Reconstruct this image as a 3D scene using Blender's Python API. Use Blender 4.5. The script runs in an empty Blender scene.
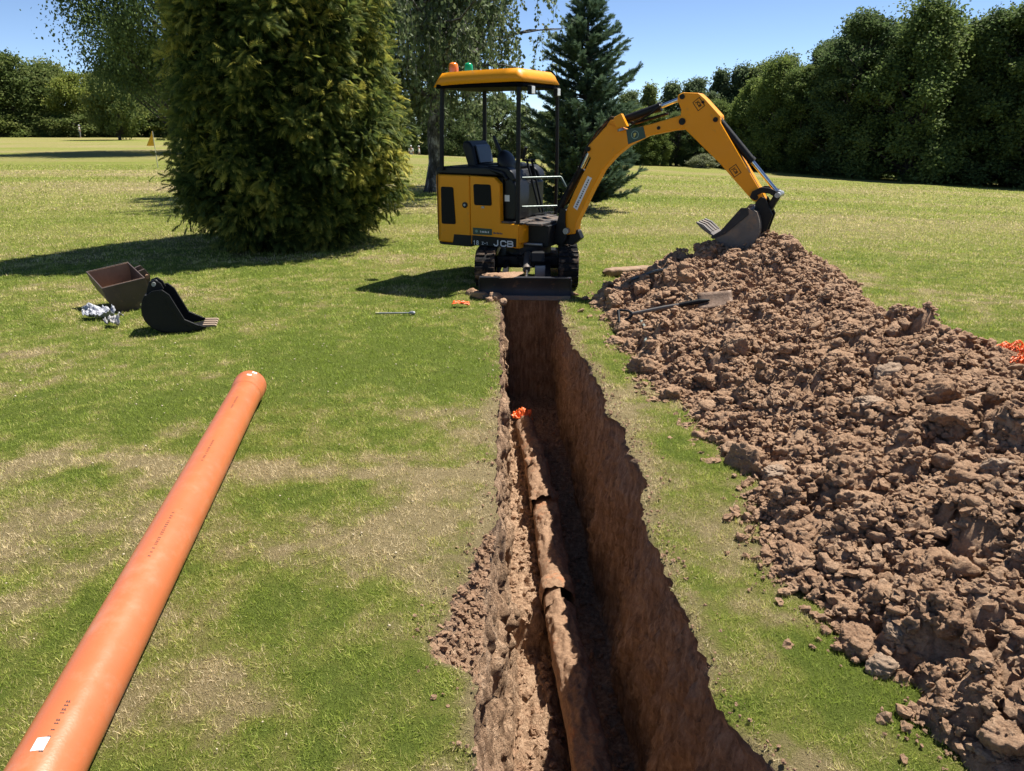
import bpy, bmesh, math, random
import numpy as np
from mathutils import Vector, Matrix, Euler
random.seed(7)
RNG = np.random.default_rng(11)
R = math.radians
SC = bpy.context.scene
COL = SC.collection

# ------------------------------------------------------------------ camera facts
PITCH = R(19.4); FPX = 740.0; CAMH = 1.75
cp_, sp_ = math.cos(PITCH), math.sin(PITCH)
def ray(px, py):
    u = (px-512)/FPX; v = (385.5-py)/FPX
    return np.array([u, cp_+v*sp_, -sp_+v*cp_])
def sstep(a, b, x):
    t = np.clip((np.asarray(x, float)-a)/(b-a), 0, 1)
    return t*t*(3-2*t)
def terrain(x, y):
    x = np.asarray(x, float); y = np.asarray(y, float)
    q = x + .35*y - 9.0
    soft = np.where(q > 20, q, 2.5*np.log1p(np.exp(np.clip(q, -60, 20)/2.5)))
    z = -.042*np.minimum(soft, 60)
    t = x/np.maximum(y, 1.0)
    dip = sstep(50, 88, y)*np.exp(-((t+.05)/.16)**2)*np.where(y > 1, 1, 0)
    return z - 2.0*dip
def on_ground(px, py, far=160):
    r = ray(px, py); t = 1.2
    while t < far:
        p = r*t
        if CAMH+p[2] <= float(terrain(p[0], p[1])): break
        t += .02+t*.002
    p = r*t
    return float(p[0]), float(p[1]), float(terrain(p[0], p[1]))

# ------------------------------------------------------------------ noise
def _h(ix, iy, iz, s):
    with np.errstate(over='ignore'):
        h = (ix.astype(np.uint32)*np.uint32(374761393) + iy.astype(np.uint32)*np.uint32(668265263)
             + iz.astype(np.uint32)*np.uint32(2147483647) + np.uint32(s*974711+12345))
        h = (h ^ (h >> np.uint32(13)))*np.uint32(1274126177)
        h = (h ^ (h >> np.uint32(16)))*np.uint32(2246822519)
        h = h ^ (h >> np.uint32(15))
    return (h & np.uint32(0xffffff)).astype(np.float64)/0xffffff
def vn(x, y, z=0., s=0):
    x, y, z = np.broadcast_arrays(np.asarray(x, float), np.asarray(y, float), np.asarray(z, float))
    ix, iy, iz = [np.floor(a).astype(np.int64) for a in (x, y, z)]
    fx, fy, fz = x-ix, y-iy, z-iz
    fx, fy, fz = [f*f*f*(f*(f*6-15)+10) for f in (fx, fy, fz)]
    o = 0
    for dx in (0, 1):
        for dy in (0, 1):
            for dz in (0, 1):
                w = (fx if dx else 1-fx)*(fy if dy else 1-fy)*(fz if dz else 1-fz)
                o = o + w*_h(ix+dx, iy+dy, iz+dz, s)
    return o*2-1
def fbm(x, y, z=0., o=4, s=0, g=.5):
    a, t, n = 1., 0., 0.; f = 1.
    x = np.asarray(x, float); y = np.asarray(y, float); z = np.asarray(z, float)
    for k in range(o):
        n = n + a*vn(x*f, y*f, z*f, s+k*17); t += a; a *= g; f *= 2.03
    return n/t*1.6
def blocks(x, y, s):
    """broken lumps: each cell a tilted block with a groove round it (2-D)"""
    ix, iy = np.floor(x).astype(np.int64), np.floor(y).astype(np.int64)
    f1 = np.full(x.shape, 9.); f2 = np.full(x.shape, 9.); val = np.zeros(x.shape)
    z0 = np.zeros_like(ix)
    for dx in (-1, 0, 1):
        for dy in (-1, 0, 1):
            cx, cy = ix+dx, iy+dy
            px = cx+_h(cx, cy, z0, s); py = cy+_h(cx, cy, z0, s+1)
            ddx, ddy = x-px, y-py
            d = np.sqrt(ddx**2+ddy**2)
            v = _h(cx, cy, z0, s+2) + (_h(cx, cy, z0, s+3)-.5)*.9*ddx + (_h(cx, cy, z0, s+4)-.5)*.9*ddy
            n = d < f1
            f2 = np.where(n, f1, np.minimum(f2, d)); val = np.where(n, v, val); f1 = np.where(n, d, f1)
    return val*(.35+.65*sstep(.0, .30, f2-f1))
def domes(x, y, s):
    ix, iy = np.floor(x).astype(np.int64), np.floor(y).astype(np.int64); z0 = np.zeros_like(ix); o = np.zeros(x.shape)
    for dx in (-1, 0, 1):
        for dy in (-1, 0, 1):
            cx, cy = ix+dx, iy+dy
            r = .35+.5*_h(cx, cy, z0, s+2)
            d2 = (x-cx-_h(cx, cy, z0, s))**2+(y-cy-_h(cx, cy, z0, s+1))**2
            o = np.maximum(o, np.sqrt(np.maximum(r*r-d2, 0))*(.4+.8*_h(cx, cy, z0, s+3)))
    return o

# ------------------------------------------------------------------ objects and tags
def tag(o, label=None, cat=None, group=None, kind=None):
    if label: o['label'] = label
    if cat: o['category'] = cat
    if group: o['group'] = group
    if kind: o['kind'] = kind
    return o
def empty(name, loc=(0, 0, 0), rz=0., label=None, cat=None, group=None):
    o = bpy.data.objects.new(name, None); COL.objects.link(o)
    o.location = loc; o.rotation_euler = (0, 0, rz); o.empty_display_size = .2
    return tag(o, label, cat, group)
def link(name, me, parent=None, loc=(0, 0, 0), rot=(0, 0, 0)):
    o = bpy.data.objects.new(name, me); COL.objects.link(o); o.location = loc; o.rotation_euler = rot
    if parent is not None: o.parent = parent
    return o
def npmesh(name, v, faces, mat, smooth=False, face_attr=None, pt_attr=None):
    """v (N,3); faces (M,k) array of one size"""
    v = np.ascontiguousarray(v, np.float32); f = np.ascontiguousarray(faces, np.int32)
    me = bpy.data.meshes.new(name)
    M, k = f.shape
    me.vertices.add(len(v)); me.vertices.foreach_set('co', v.ravel())
    me.loops.add(M*k); me.loops.foreach_set('vertex_index', f.ravel())
    me.polygons.add(M); me.polygons.foreach_set('loop_start', np.arange(0, M*k, k, dtype=np.int32))
    me.polygons.foreach_set('loop_total', np.full(M, k, np.int32))
    for d, dom in ((face_attr, 'FACE'), (pt_attr, 'POINT')):
        for n, a in (d or {}).items():
            at = me.attributes.new(n, 'FLOAT', dom); at.data.foreach_set('value', np.ascontiguousarray(a, np.float32))
    me.update(calc_edges=True)
    me.polygons.foreach_set('use_smooth', np.full(M, smooth, bool))
    if mat: me.materials.append(mat)
    return me
def gridfaces(nr, nc):
    i = np.arange(nr*nc).reshape(nr, nc)
    return np.stack([i[:-1, :-1], i[:-1, 1:], i[1:, 1:], i[1:, :-1]], -1).reshape(-1, 4)

class MB:
    """collects shapes in one bmesh, build() makes ONE object"""
    def __init__(s): s.bm = bmesh.new()
    def _pts(s, vs, fs):
        b = [s.bm.verts.new(v) for v in vs]
        for f in fs:
            try: s.bm.faces.new([b[i] for i in f])
            except ValueError: pass
    def box(s, a, b, M=None):
        x0, y0, z0 = a; x1, y1, z1 = b
        vs = [Vector(p) for p in ((x0,y0,z0),(x1,y0,z0),(x1,y1,z0),(x0,y1,z0),(x0,y0,z1),(x1,y0,z1),(x1,y1,z1),(x0,y1,z1))]
        if M: vs = [M @ v for v in vs]
        s._pts(vs, [(3,2,1,0),(4,5,6,7),(0,1,5,4),(1,2,6,5),(2,3,7,6),(3,0,4,7)]); return s
    def tube(s, pts, rad, n=10, cap=True):
        pts = [Vector(p) for p in pts]
        rad = [rad]*len(pts) if not hasattr(rad, '__len__') else rad
        rings = []; up = None
        for i, p in enumerate(pts):
            d = (pts[min(i+1, len(pts)-1)]-pts[max(i-1, 0)]).normalized()
            if up is None: up = Vector((0, 0, 1)) if abs(d.z) < .9 else Vector((1, 0, 0))
            a = d.cross(up).normalized(); up = a.cross(d).normalized()
            rings.append([s.bm.verts.new(p+(a*math.cos(t)+up*math.sin(t))*rad[i]) for t in [2*math.pi*k/n for k in range(n)]])
        for r0, r1 in zip(rings, rings[1:]):
            for k in range(n): s.bm.faces.new([r0[k], r0[(k+1) % n], r1[(k+1) % n], r1[k]])
        if cap: s.bm.faces.new(list(reversed(rings[0]))); s.bm.faces.new(rings[-1])
        return s
    def prism(s, outline, y0, y1, axis='y'):
        """outline of (x,z) pairs pulled along y (axis='z': (x,y) pairs pulled along z)"""
        f = (lambda a, b, t: (a, t, b)) if axis == 'y' else (lambda a, b, t: (a, b, t))
        n = len(outline)
        lo = [s.bm.verts.new(f(a, b, y0)) for a, b in outline]; hi = [s.bm.verts.new(f(a, b, y1)) for a, b in outline]
        s.bm.faces.new(lo); s.bm.faces.new(list(reversed(hi)))
        for i in range(n): s.bm.faces.new([lo[i], hi[i], hi[(i+1) % n], lo[(i+1) % n]])
        return s
    def build(s, name, mat, parent=None, bevel=0., seg=2, smooth=False, M=None):
        bmesh.ops.recalc_face_normals(s.bm, faces=s.bm.faces)
        if M: s.bm.transform(M)
        me = bpy.data.meshes.new(name); s.bm.to_mesh(me); s.bm.free(); me.materials.append(mat)
        if smooth or bevel:
            me.polygons.foreach_set('use_smooth', np.ones(len(me.polygons), bool))
        o = link(name, me, parent)
        if bevel:
            m = o.modifiers.new('bevel', 'BEVEL'); m.width = bevel; m.segments = seg; m.limit_method = 'ANGLE'; m.angle_limit = R(35); m.harden_normals = True
        elif smooth:
            me.set_sharp_from_angle(angle=R(40))
        return o

# ------------------------------------------------------------------ materials
def mat(name):
    m = bpy.data.materials.new(name); m.use_nodes = True
    nt = m.node_tree; return m, nt, nt.nodes['Principled BSDF']
def N(nt, t, **k):
    n = nt.nodes.new(t)
    for a, b in k.items():
        if a in n.inputs: n.inputs[a].default_value = b
        else: setattr(n, a, b)
    return n
def ramp(nt, fac, stops):
    n = nt.nodes.new('ShaderNodeValToRGB'); e = n.color_ramp.elements
    while len(e) < len(stops): e.new(.5)
    for q, (p, c) in zip(e, stops): q.position = p; q.color = (*c, 1) if len(c) == 3 else c
    nt.links.new(fac, n.inputs[0]); return n.outputs[0]
def mixc(nt, fac, a, b, mode='MIX'):
    n = nt.nodes.new('ShaderNodeMix'); n.data_type = 'RGBA'; n.blend_type = mode
    for sock, v in ((n.inputs[0], fac), (n.inputs[6], a), (n.inputs[7], b)):
        if hasattr(v, 'is_linked'): nt.links.new(v, sock)
        else: sock.default_value = v if not hasattr(v, '__len__') else (*v, 1)[:4]
    return n.outputs[2]
def noise(nt, scale, detail=5, rough=.6, co='Object', vec=None):
    n = N(nt, 'ShaderNodeTexNoise', Scale=scale, Detail=detail, Roughness=rough)
    if vec is None:
        tc = N(nt, 'ShaderNodeTexCoord'); vec = tc.outputs[co]
    nt.links.new(vec, n.inputs['Vector']); return n.outputs['Fac']
def bump(nt, bsdf, h, dist, strength=1.):
    b = N(nt, 'ShaderNodeBump', Strength=strength, Distance=dist)
    nt.links.new(h, b.inputs['Height']); nt.links.new(b.outputs[0], bsdf.inputs['Normal'])
def attr(nt, name):
    return N(nt, 'ShaderNodeAttribute', attribute_name=name).outputs['Fac']

def plain(name, col, rough=.5, metal=0., var=.15, scale=8., bmp=0., coat=0., dirt=None, spec=.5):
    m, nt, b = mat(name); b.inputs['Specular IOR Level'].default_value = spec
    f = noise(nt, scale, 6)
    c = mixc(nt, f, [q*(1-var) for q in col], [min(1, q*(1+var)) for q in col])
    if dirt:
        g = ramp(nt, noise(nt, 9, 8, .7), [(dirt[0], (0, 0, 0)), (dirt[1], (1, 1, 1))])
        c = mixc(nt, g, c, (.25, .16, .10))
    nt.links.new(c, b.inputs['Base Color'])
    r = ramp(nt, noise(nt, scale*3, 4), [(.3, (rough*.8,)*3), (.7, (min(1, rough*1.25),)*3)])
    nt.links.new(r, b.inputs['Roughness']); b.inputs['Metallic'].default_value = metal
    b.inputs['Coat Weight'].default_value = coat
    if bmp: bump(nt, b, noise(nt, scale*6, 5), bmp)
    return m
def soil(name, dark, mid, pale, sc=1., bmp=.012, streak=0., topsoil_shade=False):
    m, nt, b = mat(name)
    tc = N(nt, 'ShaderNodeTexCoord')
    geo = N(nt, 'ShaderNodeNewGeometry')
    vec = geo.outputs['Position']
    c = ramp(nt, noise(nt, 2.6*sc, 8, .68, vec=vec), [(.30, dark), (.5, mid), (.74, pale)])
    fine = noise(nt, 55*sc, 6, .7, vec=vec)
    c = mixc(nt, .55, c, ramp(nt, fine, [(.3, dark), (.52, mid), (.72, pale)]))
    h = noise(nt, 38*sc, 9, .72, vec=vec)
    if streak:
        mp = N(nt, 'ShaderNodeMapping'); mp.inputs['Scale'].default_value = (1, 1, .13)
        mp.inputs['Rotation'].default_value = (R(4), 0, 0)
        nt.links.new(vec, mp.inputs['Vector'])
        st = noise(nt, 34, 6, .65, vec=mp.outputs[0])
        c = mixc(nt, streak, c, ramp(nt, st, [(.34, [q*.55 for q in dark]), (.5, mid), (.64, [min(1, q*1.2) for q in pale])]))  # scrape tones, with groove shade and ridge light put into the colour
        h2 = N(nt, 'ShaderNodeMath', operation='MULTIPLY_ADD'); h2.inputs[1].default_value = 1.3
        nt.links.new(st, h2.inputs[0]); nt.links.new(h, h2.inputs[2]); h = h2.outputs[0]
    if topsoil_shade:                                                 # dark crumbly topsoil, with shade of the overhanging lip painted in
        sx = N(nt, 'ShaderNodeSeparateXYZ'); nt.links.new(vec, sx.inputs[0])
        k = N(nt, 'ShaderNodeMath', operation='MULTIPLY_ADD'); k.inputs[1].default_value = .17; nt.links.new(noise(nt, 5, 5, vec=vec), k.inputs[0]); nt.links.new(sx.outputs[2], k.inputs[2])
        c = mixc(nt, ramp(nt, k.outputs[0], [(.0, (0, 0, 0)), (.07, (1, 1, 1))]), c, mixc(nt, fine, (.10, .066, .045), (.29, .195, .135)))
    nt.links.new(c, b.inputs['Base Color']); b.inputs['Roughness'].default_value = .95
    b.inputs['Specular IOR Level'].default_value = .15
    bump(nt, b, h, bmp)
    return m
def leafmat(name, stops, trans=.35, rough=.55, gloss=.25, vary=False):
    """colour by the per-face attribute 'rnd' (kind of leaf), part of the light passes through"""
    m, nt, b = mat(name)
    out = nt.nodes['Material Output']
    oi = N(nt, 'ShaderNodeObjectInfo')
    c = ramp(nt, attr(nt, 'rnd'), stops)
    c = mixc(nt, 1., c, ramp(nt, oi.outputs['Random'], [(0, (.72, .76, .85)), (.5, (1, 1, 1)), (1, (1.35, 1.28, .95))]), 'MULTIPLY') if vary else c
    nt.links.new(c, b.inputs['Base Color']); b.inputs['Roughness'].default_value = rough
    b.inputs['Specular IOR Level'].default_value = gloss
    t = N(nt, 'ShaderNodeBsdfTranslucent'); nt.links.new(mixc(nt, .5, c, (.25, .3, .02), 'ADD') if False else c, t.inputs['Color'])
    mx = N(nt, 'ShaderNodeMixShader'); mx.inputs[0].default_value = trans
    nt.links.new(b.outputs[0], mx.inputs[1]); nt.links.new(t.outputs[0], mx.inputs[2]); nt.links.new(mx.outputs[0], out.inputs['Surface'])
    return m

M = {}
M['yellow'] = plain('yellow_paint', (.75, .282, .004), .42, 0, .08, 3, dirt=(.60, .95), spec=.28)
M['black'] = plain('black_steel', (.009, .0095, .0105), .5, 0, .3, 10, .001, dirt=(.70, .98), spec=.22)
M['rubber'] = plain('track_rubber', (.012, .012, .0125), .8, 0, .3, 20, .002, dirt=(.50, .80), spec=.15)
M['vinyl'] = plain('seat_vinyl', (.009, .010, .012), .42, 0, .2, 30, .0006, spec=.25)
M['plastic'] = plain('black_plastic', (.009, .010, .0125), .4, 0, .15, 20, spec=.25)
M['glass'] = plain('dark_vent', (.005, .0055, .007), .4, 0, .2, 40, .002, spec=.12)
M['chrome'] = plain('chrome_rod', (.62, .63, .65), .18, 1, .05, 12)
M['grey'] = plain('grey_steel', (.3, .31, .32), .45, .6, .2, 15, .001)
M['rail'] = plain('green_grey_rail', (.07, .095, .085), .35, .3, .2, 20)
M['white'] = plain('white_vinyl', (.72, .73, .74), .5, 0, .06, 20)
M['ink'] = plain('blue_black_ink', (.03, .04, .08), .6)
M['green'] = plain('dark_green_sticker', (.012, .045, .035), .4, 0, .1, 10)
M['gold'] = plain('pale_gold_print', (.6, .5, .12), .5)
M['amber'] = plain('amber_lens', (.85, .22, .012), .15, 0, .05, 10, coat=.6)
M['lensgreen'] = plain('green_lens', (.005, .30, .12), .15, 0, .05, 10, coat=.6)
M['rusty'] = plain('worn_bucket_steel', (.125, .112, .103), .55, .3, .45, 7, .003, dirt=(.5, .8))
M['brownsteel'] = plain('brown_bucket_paint', (.085, .06, .05), .55, .2, .35, 6, .002, dirt=(.55, .8))
M['inrust'] = plain('rubbed_rust', (.30, .18, .11), .7, .1, .4, 9, .003)
M['bladesteel'] = plain('blade_steel', (.035, .036, .042), .45, .4, .4, 6, .002, dirt=(.58, .85), spec=.15)
M['soil'] = soil('heap_soil', (.20, .116, .068), (.375, .237, .150), (.53, .385, .265), bmp=.025)
M['clod'] = soil('clod_soil', (.20, .114, .067), (.365, .228, .143), (.52, .375, .256), 1.6, .022)
M['palestone'] = soil('pale_clay_lump', (.22, .15, .105), (.33, .235, .165), (.44, .335, .25), 1.6, .014)
M['clay'] = soil('trench_clay', (.21, .125, .076), (.42, .268, .168), (.60, .425, .285), 1., .035, .52, topsoil_shade=True)
M['bark'] = plain('dark_bark', (.06, .05, .042), .9, 0, .4, 5, .03)
M['birchbark'] = None
# ------------------------------------------------------------------ trench and lawn
def curve(pts):
    pts = sorted((y, x) for x, y in pts); ys = [p[0] for p in pts]; xs = [p[1] for p in pts]
    return lambda y: np.interp(y, ys, xs)
Y0, Y1 = .95, 8.12
_wl = curve([(-.10,8.2),(-.13,7.7),(-.11,6.15),(-.09,5.45),(-.08,4.67),(-.09,4.0),(-.08,3.48),(-.08,3.07),(-.10,2.73),(-.11,2.1),(-.11,1.75),(-.12,.9)])
_nt = curve([(0,3.04),(-.03,2.95),(-.07,2.66),(-.13,2.42),(-.17,2.26),(-.15,2.13),(-.04,2.06),(0,2.0)])
_er = curve([(.50,8.2),(.51,7.7),(.48,6.84),(.53,6.0),(.60,5.58),(.63,4.98),(.62,4.49),(.69,4.15),(.69,3.86),(.70,3.6),(.66,3.32),(.615,3.02),(.635,2.65),(.67,2.32),(.69,2.1),(.66,1.98),(.70,1.79),(.80,1.6),(.82,.9)])
def wl(y): return _wl(y) + .016*fbm(np.asarray(y)*5, 3.3, s=5) + .014*fbm(np.asarray(y)*19, 1.3, s=6) + .007*fbm(np.asarray(y)*55, 1.3, s=11)
def el(y): return wl(y) + _nt(y)*(1+.25*fbm(np.asarray(y)*14, 9.1, s=7))
def er(y): return _er(y) + .018*fbm(np.asarray(y)*4, 7.3, s=8) + .015*fbm(np.asarray(y)*17, 2.3, s=9) + .008*fbm(np.asarray(y)*60, 4.3, s=10)

# how parched the turf is (0 green .. 1 straw): a property of the turf itself
def dryness(x, y):
    x = np.asarray(x, float); y = np.asarray(y, float)
    d = .36 + .30*fbm(x*.75+3, y*.75, s=21) + .30*fbm(x*3.1, y*3.1, o=3, s=22) + .36*fbm(x*9, y*9, o=4, s=23)
    def blob(cx, cy, rx, ry, a, rot=0.):
        c, s_ = math.cos(rot), math.sin(rot)
        u = ((x-cx)*c+(y-cy)*s_)/rx; v = (-(x-cx)*s_+(y-cy)*c)/ry
        return a*np.exp(-(u*u+v*v))
    w = fbm(x*1.3, y*1.3, s=24)*.12
    d += .85*np.exp(-(((y-3.62+.02*x)+w)/.15)**2)*(x < 0)*(.75+.3*fbm(x*2, y*9, s=25))
    d += .33*np.exp(-(((y-4.45)+w)/.22)**2)*(x < 0)*sstep(-3, -.6, x)
    d += blob(-.45, 3.2, .30, .42, .7, .6) + blob(-.62, 2.75, .35, .25, .42) + blob(-1.9, 2.9, .5, .28, .32)
    d += blob(-1.05, 1.95, .45, .22, .6, .3) + blob(-2.3, 3.1, .5, .2, .3) + blob(.88, 3.05, .25, .3, .35) + blob(.9, 4.9, .22, .4, .25)
    d -= blob(-1.1, 3.28, .55, .16, .55) + blob(-.75, 2.2, .45, .22, .45, -.4) + blob(-2.4, 4.6, 1.2, .5, .35) + blob(-.9, 5.6, 1.2, .8, .42)
    d -= .13*sstep(5., 7., y)*(x < 0)
    d -= blob(1.0, 3.75, .16, .5, .42) + blob(1.05, 2.0, .25, .25, .35)+ blob(-2.2,6.6,3.0,1.0,.28)
    d = .39+(d-.38)*.92
    inT = (y > Y0-.1) & (y < Y1+.1)
    d += inT*.62*(np.exp(-np.abs(x-el(np.clip(y, Y0, Y1)))/.10)*(x < .3) + 1.0*np.exp(-np.abs(x-er(np.clip(y, Y0, Y1)))/.13)*(x > .3))
    far = sstep(8, 15, y)
    bands = .43 + .20*fbm(x*.05, y*.30, o=4, s=31) + .16*fbm(x*.3, y*.9, o=4, s=32)
    bands += .10*sstep(12, 34, y) + .05*np.sin(y*1.15+x*.05+2*vn(x*.02, y*.1, s=33))*sstep(14, 20, y)
    yw = y+1.6*fbm(x*.12, y*.12, s=34)
    bands += .22*np.exp(-((yw-21)/3.2)**2)*sstep(-3, -8, x) - .20*np.exp(-((yw-15.2)/1.5)**2)*sstep(0, -3, x) - .12*np.exp(-((yw-14.2+.1*x)/2.2)**2)*sstep(0, 2, x)
    bands += blob(-3.2, 10.15, 2.0, .5, .45)
    return d*(1-far) + bands*far

def lawn_mat():
    m, nt, b = mat('mown_turf')
    geo = N(nt, 'ShaderNodeNewGeometry'); vec = geo.outputs['Position']
    f = noise(nt, 26, 7, .7, vec=vec); f2 = noise(nt, 150, 5, .7, vec=vec); f3 = noise(nt, 2.3, 8, .75, vec=vec)
    a = N(nt, 'ShaderNodeMath', operation='MULTIPLY_ADD'); a.inputs[1].default_value = .7
    nt.links.new(f, a.inputs[0]); s_ = N(nt, 'ShaderNodeMath', operation='SUBTRACT'); s_.inputs[1].default_value = .35
    nt.links.new(attr(nt, 'dry'), s_.inputs[0]); nt.links.new(s_.outputs[0], a.inputs[2])
    a2 = N(nt, 'ShaderNodeMath', operation='MULTIPLY_ADD'); a2.inputs[1].default_value = .55; nt.links.new(f3, a2.inputs[0])
    a3 = N(nt, 'ShaderNodeMath', operation='SUBTRACT'); a3.inputs[1].default_value = .275; nt.links.new(a.outputs[0], a3.inputs[0]); nt.links.new(a3.outputs[0], a2.inputs[2]); a = a2
    c = ramp(nt, a.outputs[0], [(.10, (.15, .195, .033)), (.36, (.215, .240, .048)), (.56, (.25, .238, .073)), (.78, (.31, .255, .118)), (1., (.36, .285, .145))])  # turf tones lowered: shade between the blades is put into the colour
    c = mixc(nt, .6, c, ramp(nt, f2, [(.25, (.4, .4, .4)), (.75, (1., 1., 1.))]), 'MULTIPLY')
    nt.links.new(c, b.inputs['Base Color']); b.inputs['Roughness'].default_value = .9; b.inputs['Specular IOR Level'].default_value = .1
    h = N(nt, 'ShaderNodeMath', operation='ADD'); nt.links.new(f, h.inputs[0]); nt.links.new(f2, h.inputs[1])
    bump(nt, b, h.outputs[0], .03)
    return m
M['lawn'] = lawn_mat()

def grow(a, b, step, g):
    o = [a]; s_ = step
    while o[-1] < b: o.append(o[-1]+s_); s_ *= g
    return np.array(o)
rows = np.concatenate([-grow(-Y0+.04, 60, .08, 1.3)[::-1], np.linspace(Y0, Y1, 340), grow(Y1+.02, 420, .03, 1.035)])
cl = np.concatenate([[0, .015, .03, .05], grow(.08, 4.2, .035, 1.0), grow(4.3, 380, .08, 1.09)])
NM = 9
XX = np.concatenate([
    (-cl[::-1])[None, :] + el(np.clip(rows, Y0, Y1))[:, None]*np.exp(-cl[::-1]/.6)[None, :],
    el(np.clip(rows, Y0, Y1))[:, None] + (er(np.clip(rows, Y0, Y1))-el(np.clip(rows, Y0, Y1)))[:, None]*np.linspace(0, 1, NM)[None, 1:-1],
    cl[None, :] + er(np.clip(rows, Y0, Y1))[:, None]*np.exp(-cl/2.)[None, :]], 1)
YY = np.repeat(rows[:, None], XX.shape[1], 1)
near = sstep(16, 9, YY)
ZZ = terrain(XX, YY) + near*(.012*fbm(XX*2, YY*2, s=41)+.004*fbm(XX*9, YY*9, s=42))
nl = len(cl)
edge = np.zeros_like(XX); edge[:, nl-1] = 1; edge[:, nl+NM-2] = 1
lipd = np.minimum(np.abs(XX-XX[:, nl-1:nl]), np.abs(XX-XX[:, nl+NM-2:nl+NM-1]))
inY = ((YY > Y0-.01) & (YY < Y1+.01))
ZZ = ZZ + inY*np.exp(-lipd/.035)*(-.012+.012*fbm(XX*30, YY*30, s=43)) + inY*.012*np.exp(-((lipd-.08)/.06)**2)*fbm(XX*7, YY*7, s=44)
gf = gridfaces(*XX.shape)
rr = np.arange(len(gf))//(XX.shape[1]-1); cc = np.arange(len(gf)) % (XX.shape[1]-1)
hole = (cc >= nl-1) & (cc < nl+NM-2) & (rows[rr] >= Y0-1e-6) & (rows[rr+1] <= Y1+1e-6)
GV = np.stack([XX, YY, ZZ], -1).reshape(-1, 3)
me = npmesh('ground', GV, gf[~hole], M['lawn'], True, pt_attr={'dry': dryness(GV[:, 0], GV[:, 1])})
tag(link('ground', me), kind='structure')

# trench: shelf of slumped earth, left wall, floor, right wall, two end walls
NS, NW, NF, NR = 16, 44, 60, 74
yr = np.linspace(Y0, Y1, 340)
def lerp(a, b, t): return a+(b-a)*t
eL, wL, eR = el(yr), wl(yr), er(yr)
lipz = lambda x, y: terrain(x, y)
prof = []
notch = (wL-eL)
fl = wL + np.interp(yr, [1, 2.5, 4, 6, 7.7], [.12, .12, .075, .055, .04])
fr = np.interp(yr, [1, 2.85, 3.7, 5, 7.7], [.62, .62, .595, .57, .50])
zl = np.interp(yr, [1, 3.3, 3.45, 3.55, 3.72, 3.8, 4.1, 5, 6.6, 7.0, 7.7], [-1.20, -1.17, -1.16, -1.26, -1.27, -1.08, -1.06, -1.10, -1.12, -1.24, -1.26])
zr = np.interp(yr, [1, 7.7], [-1.34, -1.27])
lz = np.interp  # noqa
topL = np.interp(yr, rows, ZZ[:, nl-1]); topR = np.interp(yr, rows, ZZ[:, nl+NM-2])
shz = -.03 - .35*np.clip(notch, 0, .3)
t = np.linspace(0, 1, NS, endpoint=False)[None]
xs = lerp(eL[:, None], wL[:, None], t); zs = lerp(topL[:, None], shz[:, None], sstep(0, .5, t)); ys = yr[:, None]+0*t
k = np.clip(notch[:, None]*6, 0, 1)*np.sin(np.pi*np.clip(t, 0, 1))**.5
zs = zs + k*(.05*blocks(xs*11, ys*11, 51)+.03*blocks(xs*27, ys*27, 52)-.05 + .01*fbm(xs*60, ys*60, s=53))
P1 = np.stack([xs, ys, zs], -1)
t = np.linspace(0, 1, NW, endpoint=False)[None]
xs = lerp(wL[:, None], fl[:, None], t**1.2); zs = lerp(np.where(notch > .004, shz, topL)[:, None], zl[:, None], t); ys = yr[:, None]+0*t
a = np.sin(np.pi*np.clip(t*1.02, 0, 1))**.4*(t > 0)
xs = xs + .03*np.exp(-t/.2)*(t > 0)*0
xs = xs + a*(.035*fbm(ys*4, zs*2.5, s=61)+.016*fbm(ys*22, zs*6+ys*3, s=62)+.05*(blocks(ys*5.5, zs*4.5, 66)-.5)+.028*(blocks(ys*13, zs*11, 67)-.5)+.012*fbm(ys*40, zs*40, s=68)+.02*np.exp(-t/.12)*fbm(ys*20, zs*20, s=63)) \
     + a*np.exp(-t/.14)*.06*(blocks(ys*11, zs*11, 64)-.6)
P2 = np.stack([xs, ys, zs], -1)
t = np.linspace(0, 1, NF, endpoint=False)[None]
xs = lerp(fl[:, None], fr[:, None], t); ys = yr[:, None]+0*t
zs = lerp(zl[:, None], zr[:, None], sstep(.28, .55, t))
lump = .075*(blocks(xs*9, ys*9, 71)-.4)+.035*blocks(xs*22, ys*22, 72)+.012*fbm(xs*45, ys*45, s=73)+.03*domes(xs*12, ys*12, 74)
smoothmound = np.exp(-((ys-3.95)/.16)**2)*(t < .4)
zs = zs + lump*np.sin(np.pi*np.clip(t, .0, 1))**.3*(1-.75*smoothmound)*np.where(t > .5, .55, .9)
P3 = np.stack([xs, ys, zs], -1)
t = np.linspace(0, 1, NR)[None]
xs = lerp(fr[:, None], eR[:, None], t**1.6*.75+.25*t); zs = lerp(zr[:, None], topR[:, None], t); ys = yr[:, None]+0*t
a = (np.sin(np.pi*np.clip(t, 0, 1))**.35)
gouge = np.abs(vn(ys*9+zs*2.1, zs*.7, s=84))
xs = xs + a*(.045*fbm(ys*2.6+zs*.6, zs*.9, s=81)+.022*fbm(ys*17+zs*4, zs*2.2, s=82)+.03*gouge+.035*(blocks(ys*6, zs*3.2, 88)-.5)+.02*(blocks(ys*15, zs*9, 89)-.5)+.014*fbm(ys*36+zs*7, zs*8, s=87)+.014*fbm(ys*40, zs*34, s=83)
             + np.exp(-(1-t)/.11)*(.05+.10*(blocks(ys*9, zs*9, 85)-.5)+.035*blocks(ys*22, zs*22, 86)))
xs = xs - np.exp(-((1-t)/.035)**2)*(t < 1)*.02
P4 = np.stack([xs, ys, zs], -1)
PP = np.concatenate([P1, P2, P3, P4], 1)
nc = PP.shape[1]
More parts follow.
